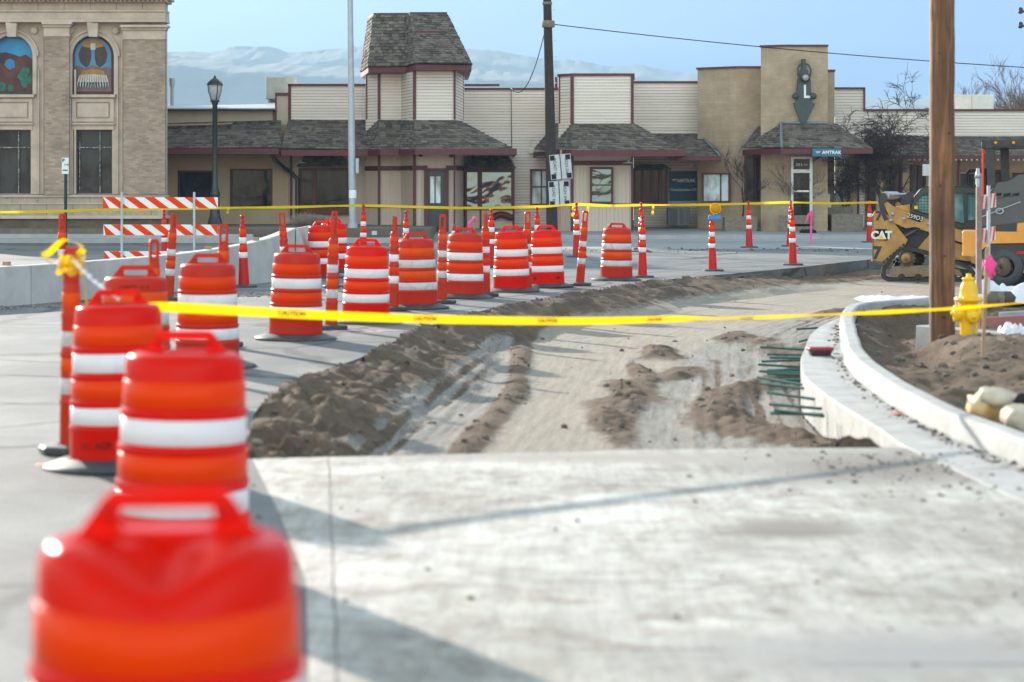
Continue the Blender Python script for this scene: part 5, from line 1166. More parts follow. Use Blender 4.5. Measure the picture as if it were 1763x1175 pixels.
def cable(name, a_, b_, sag, r, lab, n=24, mat='black'):
    a_=Vector(a_); b_=Vector(b_); pts=[]
    for k in range(n+1):
        q=k/n; p=a_.lerp(b_,q); p.z-=sag*4*q*(1-q); pts.append(p)
    mb=MB(); mb.tube(pts,r,6); o=mb.build(name,M[mat]); tag(o,lab,'cable'); return o
cable('power_line',W(951,42,69),W(1790,118,72),.12,.014,'thin line crossing the sky from the utility pole to the right edge')
cable('service_cable',W(937,58,69),W(880,152,80.2),.75,.014,'dark cable drooping from the utility pole down to the depot roof')
cable('conduit_cable',W(880,152,80.2),W(881,262,80.2),0,.012,'thin conduit running down the clapboard under the drooping cable')
# sign backs on a stake
SK = empty('sign_stake',(X_(968,67.5),67.5,0),0,'thin orange wooden stake that carries two square sign backs by the utility pole','stake')
mb = MB(); mb.tube([W(962,408,67.5)-Vector((X_(968,67.5),67.5,0)),W(966,258,67.5)-Vector((X_(968,67.5),67.5,0))],.035,6); mb.build('post', rmat('orange_stained_wood',(.45,.2,.1),(.3,.16,.1),.8,8), SK)
def signback(px0,py0,px1,py1,tilt,lab,seed):
    Y=67.35; c_=W((px0+px1)/2,(py0+py1)/2,Y); w_=(px1-px0)/F*Y; h_=(py1-py0)/F*Y; r_=random.Random(seed)
    R=empty('road_sign',c_,0,lab,'sign','grey sign backs on the stake'); R.rotation_euler=(0,math.radians(tilt),0)
    mb=MB(); mb.box(-w_/2,w_/2,-.01,.01,-h_/2,h_/2); mb.build('panel', M['sign_back'], R, bevel=.01)
    mb=MB(); 
    for sx in(-1,1):
        for sz in(-1,1): mb.box(sx*w_/2-sx*.02,sx*w_/2-sx*.16,-.016,-.011,sz*h_/2-sz*.02,sz*h_/2-sz*.17)
    mb.box(-.012,.012,-.02,-.011,-h_/2,h_/2); mb.build('corner_patch', M['black'], R)
    for sx in(-1,1): text('faint_lettering','ROAD 66' if sx<0 else 'SIGN 042',.13,(sx*w_*.27,-.016,0),M['dark_metal'],R,rot=(math.pi/2,math.pi/2,0))
signback(947,266,984,309,-5,'upper grey sign back with dark corner patches beside the utility pole',1); signback(945,312,981,356,-3,'lower grey sign back with dark corner patches beside the utility pole',2)
# parking sign
PS = empty('parking_sign',(X_(113,66),66,0),0,'small white and green parking sign on a dark green post before the stone building','sign')
mb=MB(); mb.tube([(0,0,0),(0,0,Z_(274,66))],.045,8); mb.build('post', M['green_paint'], PS)
mb=MB(); w_=.10; mb.box(-w_,w_,-.07,-.055,Z_(300,66),Z_(272,66)); sp_=mb.build('panel', M['white'], PS, bevel=.006)
text('sign_lettering','P',.14,(-.05,-.075,Z_(277,66)),M['green_paint'],sp_,font_off=.004); text('sign_lettering','2 HR',.07,(.04,-.075,Z_(284,66)),M['green_paint'],sp_); 
mb=MB(); mb.box(-.07,.07,-.075,-.07,Z_(294.5,66),Z_(292.5,66)); mb.build('green_bar', M['green_paint'], sp_)
# dry bush
def bush(name, cx, cy, z, n, hgt, rad, mat, lab, seed, cat='plant'):
    r_=random.Random(seed); mb=MB()
    for k in range(n):
        a_=r_.uniform(0,6.28); b_=r_.uniform(0,1)**.6; x0=cx+.25*rad*b_*math.cos(a_); y0=cy+.25*rad*b_*math.sin(a_); h_=hgt*r_.uniform(.5,1)*(1-.35*b_)
        p=[Vector((x0,y0,z)),Vector((x0+rad*b_*.5*math.cos(a_),y0+rad*b_*.5*math.sin(a_),z+h_*.6)),Vector((cx+rad*b_*math.cos(a_)+r_.uniform(-.1,.1),cy+rad*b_*math.sin(a_),z+h_))]
        mb.tube(p,[.012,.009,.003],3,cap=False)
        q=p[1]; mb.tube([q,q+Vector((r_.uniform(-.2,.2),r_.uniform(-.2,.2),h_*.35))],[.007,.003],3,cap=False)
    o=mb.build(name,mat); tag(o,lab,cat); return o
bush('dry_bush',X_(530,71.8),71.8,.38,420,.62,.75,rmat('dry_grass_stems',(.42,.33,.26),(.28,.21,.17),.9,6),'dry bleached bush behind the low brown wall, below the left depot window',4)
# ---------------------------------------------------------------- bare trees
def tree(name, base, H, spread, seed, mats, lab, levels=5, r0=.1, lean=(0,0), droop=0.0, nchild=(2,4), trunk_frac=.3, group=None, stems=1, twr=.006):
    R=empty(name,base,0,lab,'tree',group); r_=random.Random(seed); tm=MB(); cm=MB()
    def grow(p,d,L,r,lv):
        n=4; pts=[p]; q=p; dd=d
        for k in range(n):
            dd=(dd+Vector((r_.uniform(-.22,.22),r_.uniform(-.22,.22),r_.uniform(-.08,.18)-droop*(levels-lv)*.16))).normalized(); q=q+dd*L/n; pts.append(q)
        mb=tm if lv>=levels-1 else cm
        mb.tube(pts,[r*(1-.45*k/n) for k in range(n+1)],8 if lv>=levels-1 else (5 if lv>1 else 3),cap=False)
        if lv<=0: return
        for k in range(r_.randint(*nchild)+(1 if lv<3 else 0)):
            i=r_.randint(1,n) if lv<levels else r_.randint(2,n); b_=pts[i]
            ax=Vector((r_.uniform(-1,1),r_.uniform(-1,1),r_.uniform(-.2,.6))).normalized(); nd=(dd*.75+ax*spread).normalized()
            grow(b_,nd,L*r_.uniform(.55,.8),max(twr,r*(1-.45*i/n)*r_.uniform(.45,.62)),lv-1)
        
    for s_ in range(stems):
        grow(Vector((0,0,0)),Vector((lean[0]+r_.uniform(-.35,.35)*(stems>1),lean[1],1)).normalized(),H*trunk_frac,r0,levels)
    tm.build('trunk',mats[0],R); cm.build('crown',mats[1],R); return R
tree('bare_tree',(X_(1528,77.2),77.2,.2),5.0,.72,21,(M['bark'],M['twig']),'dark bare tree with fine drooping twigs before the porch, left of the brown pole',levels=5,r0=.085,droop=.22,nchild=(3,5),trunk_frac=.4,stems=2,twr=.009)
tree('sapling',(X_(1277,77.4),77.4,.55),2.3,.55,8,(M['bark'],M['twig']),'leafless sapling in the left planter before the brick station',levels=4,r0=.035,nchild=(3,4),trunk_frac=.5,twr=.006)
tree('bare_shrub',(X_(1375,77.4),77.4,.5),2.6,.9,12,(M['bark'],M['twig_pale']),'leafless tangled shrub in the planter before the station door',levels=4,r0=.035,nchild=(3,4),trunk_frac=.45,stems=3,twr=.006)
tree('bare_shrub',(X_(1452,78.0),78.0,.5),2.6,.9,15,(M['bark'],M['twig_pale']),'leafless spreading shrub in the right planter beside the pale statue',levels=4,r0=.035,nchild=(3,4),trunk_frac=.4,stems=3,twr=.006)
for px,sd,H in ((1745,31,9.5),(1700,33,7.0),(1790,35,9)):
    tree('distant_tree',(X_(px,130),130,0),H,.6,sd,(M['twig_pale'],M['twig_pale']),{1745:'tallest pale bare tree showing above the wing roof at the right edge',1700:'small pale bare tree just right of the brown pole above the wing roof',1790:'pale bare tree cut by the right edge above the wing roof'}[px],levels=5,r0=.14,nchild=(3,4),trunk_frac=.42,group='bare trees beyond the wing roof',twr=.014)
# ---------------------------------------------------------------- planters, statues
def planter(px0,py0,px1,py1,Y,lab):
    R=empty('planter',(0,0,0),0,lab,'planter','concrete planters before the station'); mb=MB(); x0,x1=X_(px0,Y),X_(px1,Y); z0,z1=Z_(py1,Y),Z_(py0,Y)
    th=.09; mb.plate([(x0,z0),(x1,z0),(x1,z1),(x0,z1)],[],Y,Y+th); mb.box(x0,x1,Y+1.0,Y+1.09,z0,z1); mb.box(x0,x0+th,Y+th,Y+1.0,z0,z1); mb.box(x1-th,x1,Y+th,Y+1.0,z0,z1); mb.build('shell',M['planter'],R,bevel=.02)
    mb=MB(); mb.box(x0+th,x1-th,Y+th,Y+1.0,z0+.1,z1-.06); mb.build('soil_fill',M['mud'],R)
planter(1249,374,1303,401,76.9,'left concrete planter with the sapling, behind a tall cone'); planter(1343,372,1400,399,76.9,'middle concrete planter before the glass door'); planter(1433,370,1485,398,76.9,'right concrete planter near the track loader')
planter(1343,357,1372,372,79.0-.9,'small rear planter left of the glass door') ; planter(1421,357,1468,385,77.95,'taller rear planter carrying the seated pale statue')
def statue(px,py0,py1,Y,lab):
    R=empty('statue',(0,0,0),0,lab,'statue','pale statues at the station door'); s_=(py1-py0)/F*Y; c=Vector((X_(px,Y),Y,Z_(py1,Y))); mb=MB()
    mb.box(c.x-.28*s_,c.x+.28*s_,Y-.2*s_,Y+.25*s_,c.z,c.z+.1*s_)
    mb.lathe([(.0,.1),(.24,.12),(.26,.28),(.19,.45),(.15,.62),(.13,.68),(.0,.7)],c=(0,0,0),n=14,defo=lambda p:Vector((c.x+p.x*s_,c.y+p.y*s_*.8,c.z+p.z*s_)))
    mb.lathe([(.0,.64),(.11,.66),(.155,.75),(.15,.84),(.10,.93),(.0,.96)],n=14,defo=lambda p:Vector((c.x+p.x*s_-.02,c.y+p.y*s_-.08*s_,c.z+p.z*s_)))
    for sx in(-1,1):
        mb.tube([c+Vector((sx*.1*s_,-.16*s_,.55*s_)),c+Vector((sx*.11*s_,-.2*s_,.3*s_)),c+Vector((sx*.11*s_,-.22*s_,.1*s_))],[.06*s_,.05*s_,.06*s_],8)
        mb.lathe([(.0,-.02),(.05,0),(.0,.05)],n=8,defo=lambda p:Vector((c.x-.02+sx*.1*s_+p.x*s_,c.y-.05*s_+p.y*s_,c.z+p.z*s_+.93*s_)))
    mb.build('figure',rmat('weathered_white_stone',(.42,.4,.38),(.2,.19,.18),.8,10),R)
statue(1443,318,357,78.3,'seated pale statue on the taller rear planter'); statue(1372,322,357,78.5,'pale statue left of the glass door on the small rear planter')
mb=MB(); mb.box(X_(1418,78),X_(1428,78),77.8,78.0,Z_(356,78),Z_(334,78)); mb.box(X_(1416,78),X_(1430,78),77.75,78.05,Z_(358,78),Z_(351,78)); o=mb.build('newspaper_box',M['white_metal'],bevel=.02); tag(o,'small pale vending box by the right side of the station door','vending box')
for x0,x1,y0,y1 in ((1418,1427,334,340),): pass
mb=MB(); 
for k in range(12):
    a_=jr.uniform(0,6.28); mb.lathe([(0,0),(.13,.02),(.1,.1),(0,.14)],c=(X_(1388,76)+jr.uniform(-.25,.25),75.6+jr.uniform(-.15,.15),.16),n=7)
o=mb.build('dark_bag',M['black']); tag(o,'small dark crumpled bag at the foot of the middle planter','bag')
def stake(px,pyt,pyb,r,mat,lab,ribbon=True,tilt=0,z=0,name='survey_stake',Y=None):
    Y=Y or (CH-z)*F/(pyb-HY); R=empty(name,(X_(px,Y),Y,z),0,lab,'stake'); h_=Z_(pyt,Y)-z; mb=MB(); mb.box(-r,r,-r*.5,r*.5,-.1,h_); mb.build('post',M[mat],R); R.rotation_euler=(0,math.radians(tilt),0)
    if ribbon:
        mb=MB(); 
        for k in range(2): mb.tube([Vector((0,-.02,h_-.04)),Vector((-.07-.03*k,-.03,h_-.12)),Vector((-.13-.04*k,-.03,h_-.32-.06*k))],[.02,.03,.012],4)
        mb.lathe([(.03,h_-.08),(.05,h_-.03),(.02,h_)],n=6); mb.build('ribbon',M['pink'],R)
    return R
stake(1396,363,420,.028,'pink','pink survey stake with a pink and white ribbon in the street before the station',tilt=1)
stake(817,373,455,.012,'wood','thin stake with a pink ribbon showing above the scuffed-band drum')
stake(1692,425,618,.016,'wood','thin wooden stake with a pink ribbon standing in the dirt right of the hydrant',False,tilt=2.3,z=.08)
Y=21.0; mb=MB()
for k in range(5): mb.tube([W(1702,440,Y)+Vector((jr.uniform(-.02,.02),0,0)),W(1704,455,Y)+Vector((jr.uniform(-.05,.05),-.02,0)),W(1706,478,Y)+Vector((jr.uniform(-.06,.05),0,jr.uniform(-.04,.03)))],[.012,.028,.008],5)
o=mb.build('ribbon_bunch',M['pink']); tag(o,'bright pink ribbon tied to the thin stake above the hydrant','ribbon')
# ---------------------------------------------------------------- caution tape
m,t,b,o=new_mat('yellow_barrier_tape'); M['tape']=m; b.inputs['Base Color'].default_value=(.85,.52,.0,1); b.inputs['Roughness'].default_value=.3
tr=t.nodes.new('ShaderNodeBsdfTranslucent'); tr.inputs[0].default_value=(.85,.55,.0,1); mx=t.nodes.new('ShaderNodeMixShader'); mx.inputs[0].default_value=.5; t.links.new(b.outputs[0],mx.inputs[1]); t.links.new(tr.outputs[0],mx.inputs[2]); t.links.new(mx.outputs[0],o.inputs[0])
def ribbon(pts, wd, tw, n=160):
    """pts smoothed; tw(q) twist angle; returns mesh builder and frame sampler"""
    C=crom([Vector(p) for p in pts],max(2,n//(len(pts)-1))); mb=MB(); vs=[]; fr=[]
    for i,p in enumerate(C):
        q=i/(len(C)-1); tt=(C[min(i+1,len(C)-1)]-C[max(i-1,0)]).normalized(); up=Vector((0,0,1)); up=(up-tt*up.dot(tt)).normalized(); sd=tt.cross(up); a_=tw(q); u=up*math.cos(a_)+sd*math.sin(a_); w_=wd(q) if callable(wd) else wd
        vs+=[p-u*w_/2,p+tt.cross(u)*w_*.04,p+u*w_/2]; fr.append((p,u,tt))
    mb.add(vs,[(3*i+k,3*i+3+k,3*i+4+k,3*i+1+k) for i in range(len(C)-1) for k in range(2)],True); return mb,fr
d3=drums[2].location; hz3=1.0
TS=empty('tape_stake',(X_(2252,21.55),21.55,.05),0,'wooden stake beyond the right edge that holds the end of the near tape','stake'); mb=MB(); mb.box(-.025,.025,-.015,.015,-.15,.85); mb.build('post',M['wood'],TS)
tp_ = []
for px,py,y_ in ((250,527,13.55),(330,531,13.75),(440,537,13.95),(600,545,14.26),(800,551,14.7),(1000,553,15.2),(1150,550,15.7),(1300,547,16.3),(1450,541,17.0),(1600,534,17.7),(1700,527,18.2),(1900,512,19.4),(2250,500,21.5)): tp_.append(W(px,py,y_))
def tw(q):
    if q < .07: return .9-q*12
    if q < .45: return .06+.12*math.sin(q*30)
    return .06+min(1,(q-.45)/.08)*(.85+.2*math.sin(q*60)+.15*math.sin(q*23))
mb,fr=ribbon(tp_,lambda q:.064-.022*min(1,q*1.6),tw,240); NT=mb.build('caution_tape',M['tape']); tag(NT,'near yellow caution tape sagging across the works from the taped drum to the right edge','barrier tape')
def tape_text(s, q, size):
    cu=bpy.data.curves.new('x','FONT'); cu.body=s; cu.size=size; cu.align_y='CENTER'; cu.offset=.0018; to=bpy.data.objects.new('x',cu); COL.objects.link(to)
    me=bpy.data.meshes.new_from_object(to.evaluated_get(bpy.context.evaluated_depsgraph_get())); bpy.data.objects.remove(to)
    L=[0]
    for a_,b_ in zip(fr[:-1],fr[1:]): L.append(L[-1]+(b_[0]-a_[0]).length)
    for v in me.vertices:
        s_=q*L[-1]+v.co.x; i=max(0,min(len(L)-2,int(np.searchsorted(L,s_))-1)); f=(s_-L[i])/(L[i+1]-L[i]); p=fr[i][0].lerp(fr[i+1][0],f); u=fr[i][1].lerp(fr[i+1][1],f); n_=u.cross(fr[i][2]); n_=-n_ if n_.y > 0 else n_
        v.co=p+u*v.co.y+n_*.0045
    me.materials.clear(); me.materials.append(M['tape_ink']); o=bpy.data.objects.new('tape_lettering',me); COL.objects.link(o); o.parent=NT
M['tape_ink']=simple('worn_black_ink',(.03,.025,.01),.6)
for k in range(5): tape_text('CAUTION',.07+.075*k,.042-.003*k)
# knot at the tube and short strands to the drum
t0=W(123,440,F/276); hd=Vector((d3.x-.02,d3.y,1.0))
mb,_=ribbon([t0+Vector((.03,-.09,-.02)),t0.lerp(hd,.5)+Vector((0,0,-.02)),hd+Vector((.02,-.02,-.0))],.035,lambda q:q*28,40); o=mb.build('tape_strand',M['band_white']); tag(o,'twisted tape strand whitened for glare from the knotted tube down to the drum handle','barrier tape')  # white material paints the glare in; the tape itself is yellow
mb=MB(); r_=random.Random(5)
for k in range(3):
    pts=[]
    for i in range(13):
        a_=i/12*2*math.pi+k; pts.append(t0+Vector((.072*math.cos(a_)*(1+.25*r_.random()),.085*math.sin(a_)*(1+.2*r_.random())-.01,-.03-.03*k+.02*math.sin(3*a_+k))))
    C=ribbon(pts,.032,lambda q:.6*math.sin(q*9+k),36)[0]; mb.add(C.v,C.f,True)
C=ribbon([t0+Vector((.05,-.08,.0)),t0+Vector((.09,-.1,.05)),t0+Vector((-.02,-.1,.10)),t0+Vector((-.12,-.09,.02)),t0+Vector((-.17,-.08,-.0)),t0+Vector((-.1,-.1,-.05))],.04,lambda q:q*5,30)[0]; mb.add(C.v,C.f,True)
C=ribbon([t0+Vector((.07,-.08,-.05)),t0+Vector((.1,-.09,-.2)),t0+Vector((.12,-.08,-.36)),t0+Vector((.14,-.05,-.5))],.045,lambda q:.5+q*2.2,30)[0]; mb.add(C.v,C.f,True)
o=mb.build('tape_knot',M['tape']); tag(o,'bunched yellow tape knotted round the top of the nearest tube','barrier tape')
# far tape over the cone tops
fp=[(-40,366,56),(60,365,56),(210,361,56),(378,358.5,56.5),(500,357,57),(625,354.5,58),(800,358.5,58),(930,356,57),(993,352.5,56.4),(1050,354.5,57.5),(1105,353.5,61),(1200,353,63),(1290,351,65),(1359,348.8,65.5),(1430,350.5,65),(1497,349,68.5),(1520,349.5,69)]
mb,fr2=ribbon([W(*p) for p in fp],.07,lambda q:.35+.35*math.sin(q*70)+.25*math.sin(q*31),320); o=mb.build('caution_tape',M['tape']); tag(o,'far yellow caution tape strung along the tall cones before the buildings','barrier tape')
mb=MB()
for px,py,Y,L_ in ((393,358,56.5,10),(987,354,56.2,20),(1013,355,57,12),(1125,354,61,16)):
    C=ribbon([W(px,py,Y-.05),W(px-1,py+L_*.5,Y-.08),W(px-2,py+L_,Y-.05)],.07,lambda q:q*3,8)[0]; mb.add(C.v,C.f)
o=mb.build('tape_tail',M['tape']); tag(o,'short loose tails of yellow tape hanging from the far tape near the utility pole','barrier tape')

PP_=empty('power_pole',(X_(1792,72),72,0),0,'far power pole outside the right edge, only its small dark pins in view','utility pole'); o_=Vector((X_(1792,72),72,0))
mb=MB(); mb.tube([(0,0,-.2),(0,0,Z_(-60,72))],[.16,.12],12); mb.build('shaft',M['bark'],PP_)
for py in (20,45):
    mb=MB(); mb.tube([W(1757,py,72)-o_,W(1794,py,72)-o_],.035,8); mb.build('bracket',M['dark_metal'],PP_)
    mb=MB(); mb.lathe([(0,-.1),(.05,-.09),(.09,-.04),(.05,0),(.09,.05),(.05,.1),(0,.12)],c=W(1757,py-1,72)-o_,n=12); mb.build('insulator',M['dark_metal'],PP_)
# ---------------------------------------------------------------- brown pole, hydrant
m,t,b,o=new_mat('brown_creosote_wood'); M['polewood']=m
co=coords(t,(9,9,.55)); f1=noise(t,co,1.3,8,.7,1.2); f2=noise(t,coords(t,(30,30,1.2)),1.5,5,.7); f3=noise(t,coords(t,(1,1,1)),1.1,4)
r1=ramp(t,[(.3,(.06,.028,.016)),(.5,(.19,.085,.04)),(.68,(.33,.165,.075))]); t.links.new(f1,r1.inputs[0]); r2=ramp(t,[(.35,(.6,)*3),(.6,(1.15,)*3)]); t.links.new(f2,r2.inputs[0]); r3=ramp(t,[(.35,(.6,.55,.5)),(.65,(1.2,1.15,1.1))]); t.links.new(f3,r3.inputs[0])
t.links.new(mix(t,mix(t,r1.outputs[0],r2.outputs[0],1,'MULTIPLY'),r3.outputs[0],1,'MULTIPLY'),b.inputs['Base Color']); b.inputs['Roughness'].default_value=.7; bump(t,b,f2,.6,.01)
Yp=24.0; WP=empty('wooden_pole',(X_(1622,Yp),Yp,0),0,'thick brown wooden pole set in the dirt left of the hydrant','utility pole')
mb=MB(); pr_=random.Random(2); pts=[];rs=[]
for k in range(40): pts.append((0.002*math.sin(k*.7),0,-.3+k*.115)); rs.append(.134+.0015*math.sin(k*1.9)-k*.0001)
mb.tube(pts,rs,32); mb.build('shaft',M['polewood'],WP)
mb=MB()
for px,py in ((1612,92),(1614,320),(1620,545),(1630,230),(1622,440)): mb.disc([(.012,0),(.012,.012)],c=(X_(px,Yp)-X_(1622,Yp),-.137,Z_(py,Yp)),n=8,axis='y')
mb.build('nail',M['dark_metal'],WP)
zg=.055; Yh=23.4; HYD=empty('fire_hydrant',(X_(1668,Yh),Yh,zg),0,'bright yellow fire hydrant right of the brown pole','fire hydrant')
HYD.scale=(.86,.86,1); mb=MB(); mb.lathe([(.105,-.1),(.105,.30),(.112,.33),(.118,.36),(.118,.425),(.125,.43),(.172,.436),(.175,.455),(.172,.472),(.12,.478),(.108,.50),(.106,.55),(.096,.595),(.075,.63),(.07,.655),(.078,.66),(.078,.675),(.05,.682),(.03,.69),(.028,.72),(.0,.722)],n=36); mb.build('barrel',M['yellow'],HYD)
mb=MB(); mb.lathe([(.0,.0),(.078,.0),(.078,.06),(.062,.065),(.062,.10),(.05,.105),(.02,.108),(.02,.135),(.0,.136)],c=(.02,-.09,.285),n=20,axis='y'); mb.build('front_nozzle',M['yellow'],HYD)
mb=MB(); mb.lathe([(.075,-.06),(.085,-.17),(.085,-.20),(.06,-.205),(.02,-.21),(.02,-.235),(.0,-.236)],c=(.02,0,.31),n=20,axis='x'); mb.lathe([(.0,-.236),(.02,-.235)],c=(.02,0,.31),n=8,axis='x')
mb.build('side_nozzle',M['yellow'],HYD)
mb=MB(); mb.lathe([(.06,.06),(.065,.12),(.05,.15),(.0,.155)],c=(0,0,.31),n=16,axis='x'); mb.build('side_nozzle',M['yellow'],HYD)
mb=MB()
for k in range(8): a_=k*math.pi/4+.2; mb.disc([(.011,-.055),(.011,.03)],c=(.153*math.cos(a_),.153*math.sin(a_),.455),n=6)
mb.build('flange_bolt',M['yellow'],HYD)
mb=MB(); pts=[]
for k in range(15): q=k/14; pts.append((.04-.08*q*(1-.2*q),-.17+.05*q,.25-.23*q-.05*math.sin(q*3)))
mb.tube(pts,.007,6); mb.build('cap_chain',M['steel'],HYD)
# ---------------------------------------------------------------- second curb, forms, sheeting beyond the hydrant
def slabbar(name, a_, b_, wd, z0, z1, mat, lab=None, cat=None, group=None, kind=None, bev=.01):
    a_=Vector(a_); b_=Vector(b_); d=(b_-a_); d.z=0; L=d.length; R=Matrix.Translation(Vector(((a_.x+b_.x)/2,(a_.y+b_.y)/2,(z0+z1)/2)))@Matrix.Rotation(math.atan2(d.y,d.x),4,'Z')
    mb=MB(); mb.obox(R,L,wd,z1-z0); o=mb.build(name,M[mat],bevel=bev); tag(o,lab,cat,group,kind); return o
def GZ(px,py,z): g=G(px,py,z); return (g.x,g.y,z)
slabbar('curb',GZ(1590,560,.16),GZ(1738,574,.16),.2,-.12,.16,'curb',kind='structure'); slabbar('curb',GZ(1739,574,.16),GZ(1900,566,.16),.2,-.12,.165,'walk',kind='structure')
M['pinkform']=rmat('brick_red_form_board',(.42,.15,.13),(.33,.12,.105),.7,4); M['whiteplastic']=rmat('crumpled_white_sheeting',(.78,.76,.82),(.68,.66,.72),.35,3); M['paleblue']=simple('pale_blue_board',(.42,.5,.6),.6)
slabbar('form_board',GZ(1688,547,.22),GZ(1765,543,.22),.045,-.05,.22,'pinkform','faded red form board standing behind the second curb, right of the hydrant','board')
slabbar('form_board',GZ(1722,538,.2),GZ(1800,533,.2),.05,.08,.2,'walk','short grey board lying behind the red form board','board')
slabbar('form_board',GZ(1665,498,.06),GZ(1820,492,.06),.3,-.05,.07,'paleblue','long pale blue board lying on the ground under the striped barricade','board')
def sheet(name, cx, cy, sx, sy, z, amp, mat, lab, seed, n=70, rot=0):
    u,v=np.meshgrid(np.linspace(-1,1,n),np.linspace(-1,1,n),indexing='ij'); f=fbm(u*2.2+seed,v*2.2+seed*2,3,.5); f2=np.abs(fbm(u*3.5+seed,v*3.5,2,.5))
    z_=z+amp*(f+.8)*np.clip(1.15-np.maximum(np.abs(u),np.abs(v))**3,0.0,1)+amp*.6*f2; e_=.16*fbm(u*2+seed,v*2+4,3)
    x_=cx+(u*(1+e_)*math.cos(rot)-v*sy/sx*math.sin(rot))*sx; y_=cy+(u*sx/sy*math.sin(rot)+v*(1+e_)*math.cos(rot))*sy
    idx=np.arange(n*n).reshape(n,n); Fq=np.stack([idx[:-1,:-1],idx[1:,:-1],idx[1:,1:],idx[:-1,1:]],-1).reshape(-1,4)
    me=bpy.data.meshes.new(name); me.from_pydata(np.stack([x_,y_,z_],-1).reshape(-1,3).tolist(),[],Fq.tolist()); me.materials.append(M[mat]); me.polygons.foreach_set('use_smooth',[True]*len(Fq))
    o=bpy.data.objects.new(name,me); COL.objects.link(o); tag(o,lab,'sheeting','crumpled white sheets by the second curb'); return o
for (px,py,sx,sy,am,lab,sd) in ((1548,514,.55,.7,.06,'low crumpled white sheet on the curb left of the brown pole',1),(1738,520,.62,.5,.25,'tallest crumpled white sheet heaped right of the hydrant at the right edge',2),(1655,522,.35,.5,.12,'small crumpled white sheet showing between the brown pole and hydrant',3)):
    g=G(px,py,.1); sheet('plastic_sheet',g.x,g.y,sx,sy,.06,am,'whiteplastic',lab,sd)
g=G(1755,566,.2); sheet('plastic_sheet',g.x,g.y,.2,.2,.1,.12,'whiteplastic','crumpled white bundle against the red form board at the right edge',6,40)
mb=MB(); 
for k in range(3): mb.lathe([(0,0),(.09,.03),(.12,.12),(.05,.2),(0,.2)],c=Vector(GZ(1710+k*12,528,.1)),n=9)
o=mb.build('rock_pile',M['clod']); tag(o,'three grey rocks among the white sheeting right of the hydrant','rocks')
o=slabbar('red_can',GZ(1696,522,.1),GZ(1703,522,.1),.07,.1,.24,'maroon','small red can standing beside the hydrant top among the sheeting','can'); o.data.materials[0]=simple('red_paint_can',(.55,.04,.02),.4)
# cement bags inside the curb
def bag(px,py,sx,sy,sz,rz,mat,lab,seed,z=.13):
    g=G(px,py,z); bm=bmesh.new(); bmesh.ops.create_cube(bm,size=2); bmesh.ops.subdivide_edges(bm,edges=bm.edges,cuts=7,use_grid_fill=True); r_=random.Random(seed)
    for v in bm.verts:
        p=v.co.copy(); e=1-.28*(abs(p.x)**4+abs(p.y)**4)/2; p.z*=e*(.9+.1*math.cos(p.x*3)); q=1+.06*float(fbm(np.array([p.x*2.3+seed]),np.array([p.y*2.3+p.z]),4)[0])*4; nn_=v.co.normalized()*1.15; p=p.lerp(nn_,.55); v.co=Vector((p.x*sx*q,p.y*sy*q,p.z*sz*q))
    me=bpy.data.meshes.new('cement_bag'); bm.to_mesh(me); bm.free(); me.materials.append(M[mat]); me.polygons.foreach_set('use_smooth',[True]*len(me.polygons)); o=bpy.data.objects.new('cement_bag',me); COL.objects.link(o); o.location=(g.x,g.y,z); o.rotation_euler=(.1,.18,rz); tag(o,lab,'bag','torn bags behind the near curb'); return o
M['bagyellow']=rmat('yellow_paper_bag',(.72,.42,.1),(.6,.5,.36),.6,4,15,.5); M['bagpale']=rmat('pale_paper_bag',(.6,.52,.42),(.45,.36,.25),.65,5,15,.5)
bag(1700,703,.115,.12,.085,.5,'bagyellow','bulging yellow paper bag lying behind the near curb at the right edge',1,.17); bag(1718,684,.12,.10,.05,-.3,'bagpale','pale crumpled bag lying on the yellow bag behind the near curb',2,.26); bag(1765,722,.14,.12,.08,.2,'bagpale','tan bag cut by the right edge behind the near curb',3,.15)
bag(1772,692,.09,.08,.05,.9,'black','dark bag end at the right edge above the tan bag',4,.25)
# hand float on the gutter
g=G(1412,613,.012); FT=empty('float_tool',(g.x,g.y,.014),0.1,'pinkish red rimmed dark hand tool resting on the gutter beside the dowels','tool')
mb=MB(); mb.add([(-.095,-.05,0),(.095,-.05,0),(.095,.05,0),(-.095,.05,0),(-.11,-.06,.055),(.11,-.06,.055),(.11,.06,.055),(-.11,.06,.055)],[(0,3,2,1),(4,5,6,7),(0,1,5,4),(1,2,6,5),(2,3,7,6),(3,0,4,7)]); mb.build('tray',rmat('dark_brown_plastic',(.06,.02,.025),(.03,.012,.015),.5,8),FT,bevel=.008)
mb=MB(); mb.box(-.125,.125,-.075,.075,.05,.085); mb.build('rim',rmat('dusty_crimson_plastic',(.34,.012,.035),(.25,.02,.035),.5,8),FT,bevel=.012)
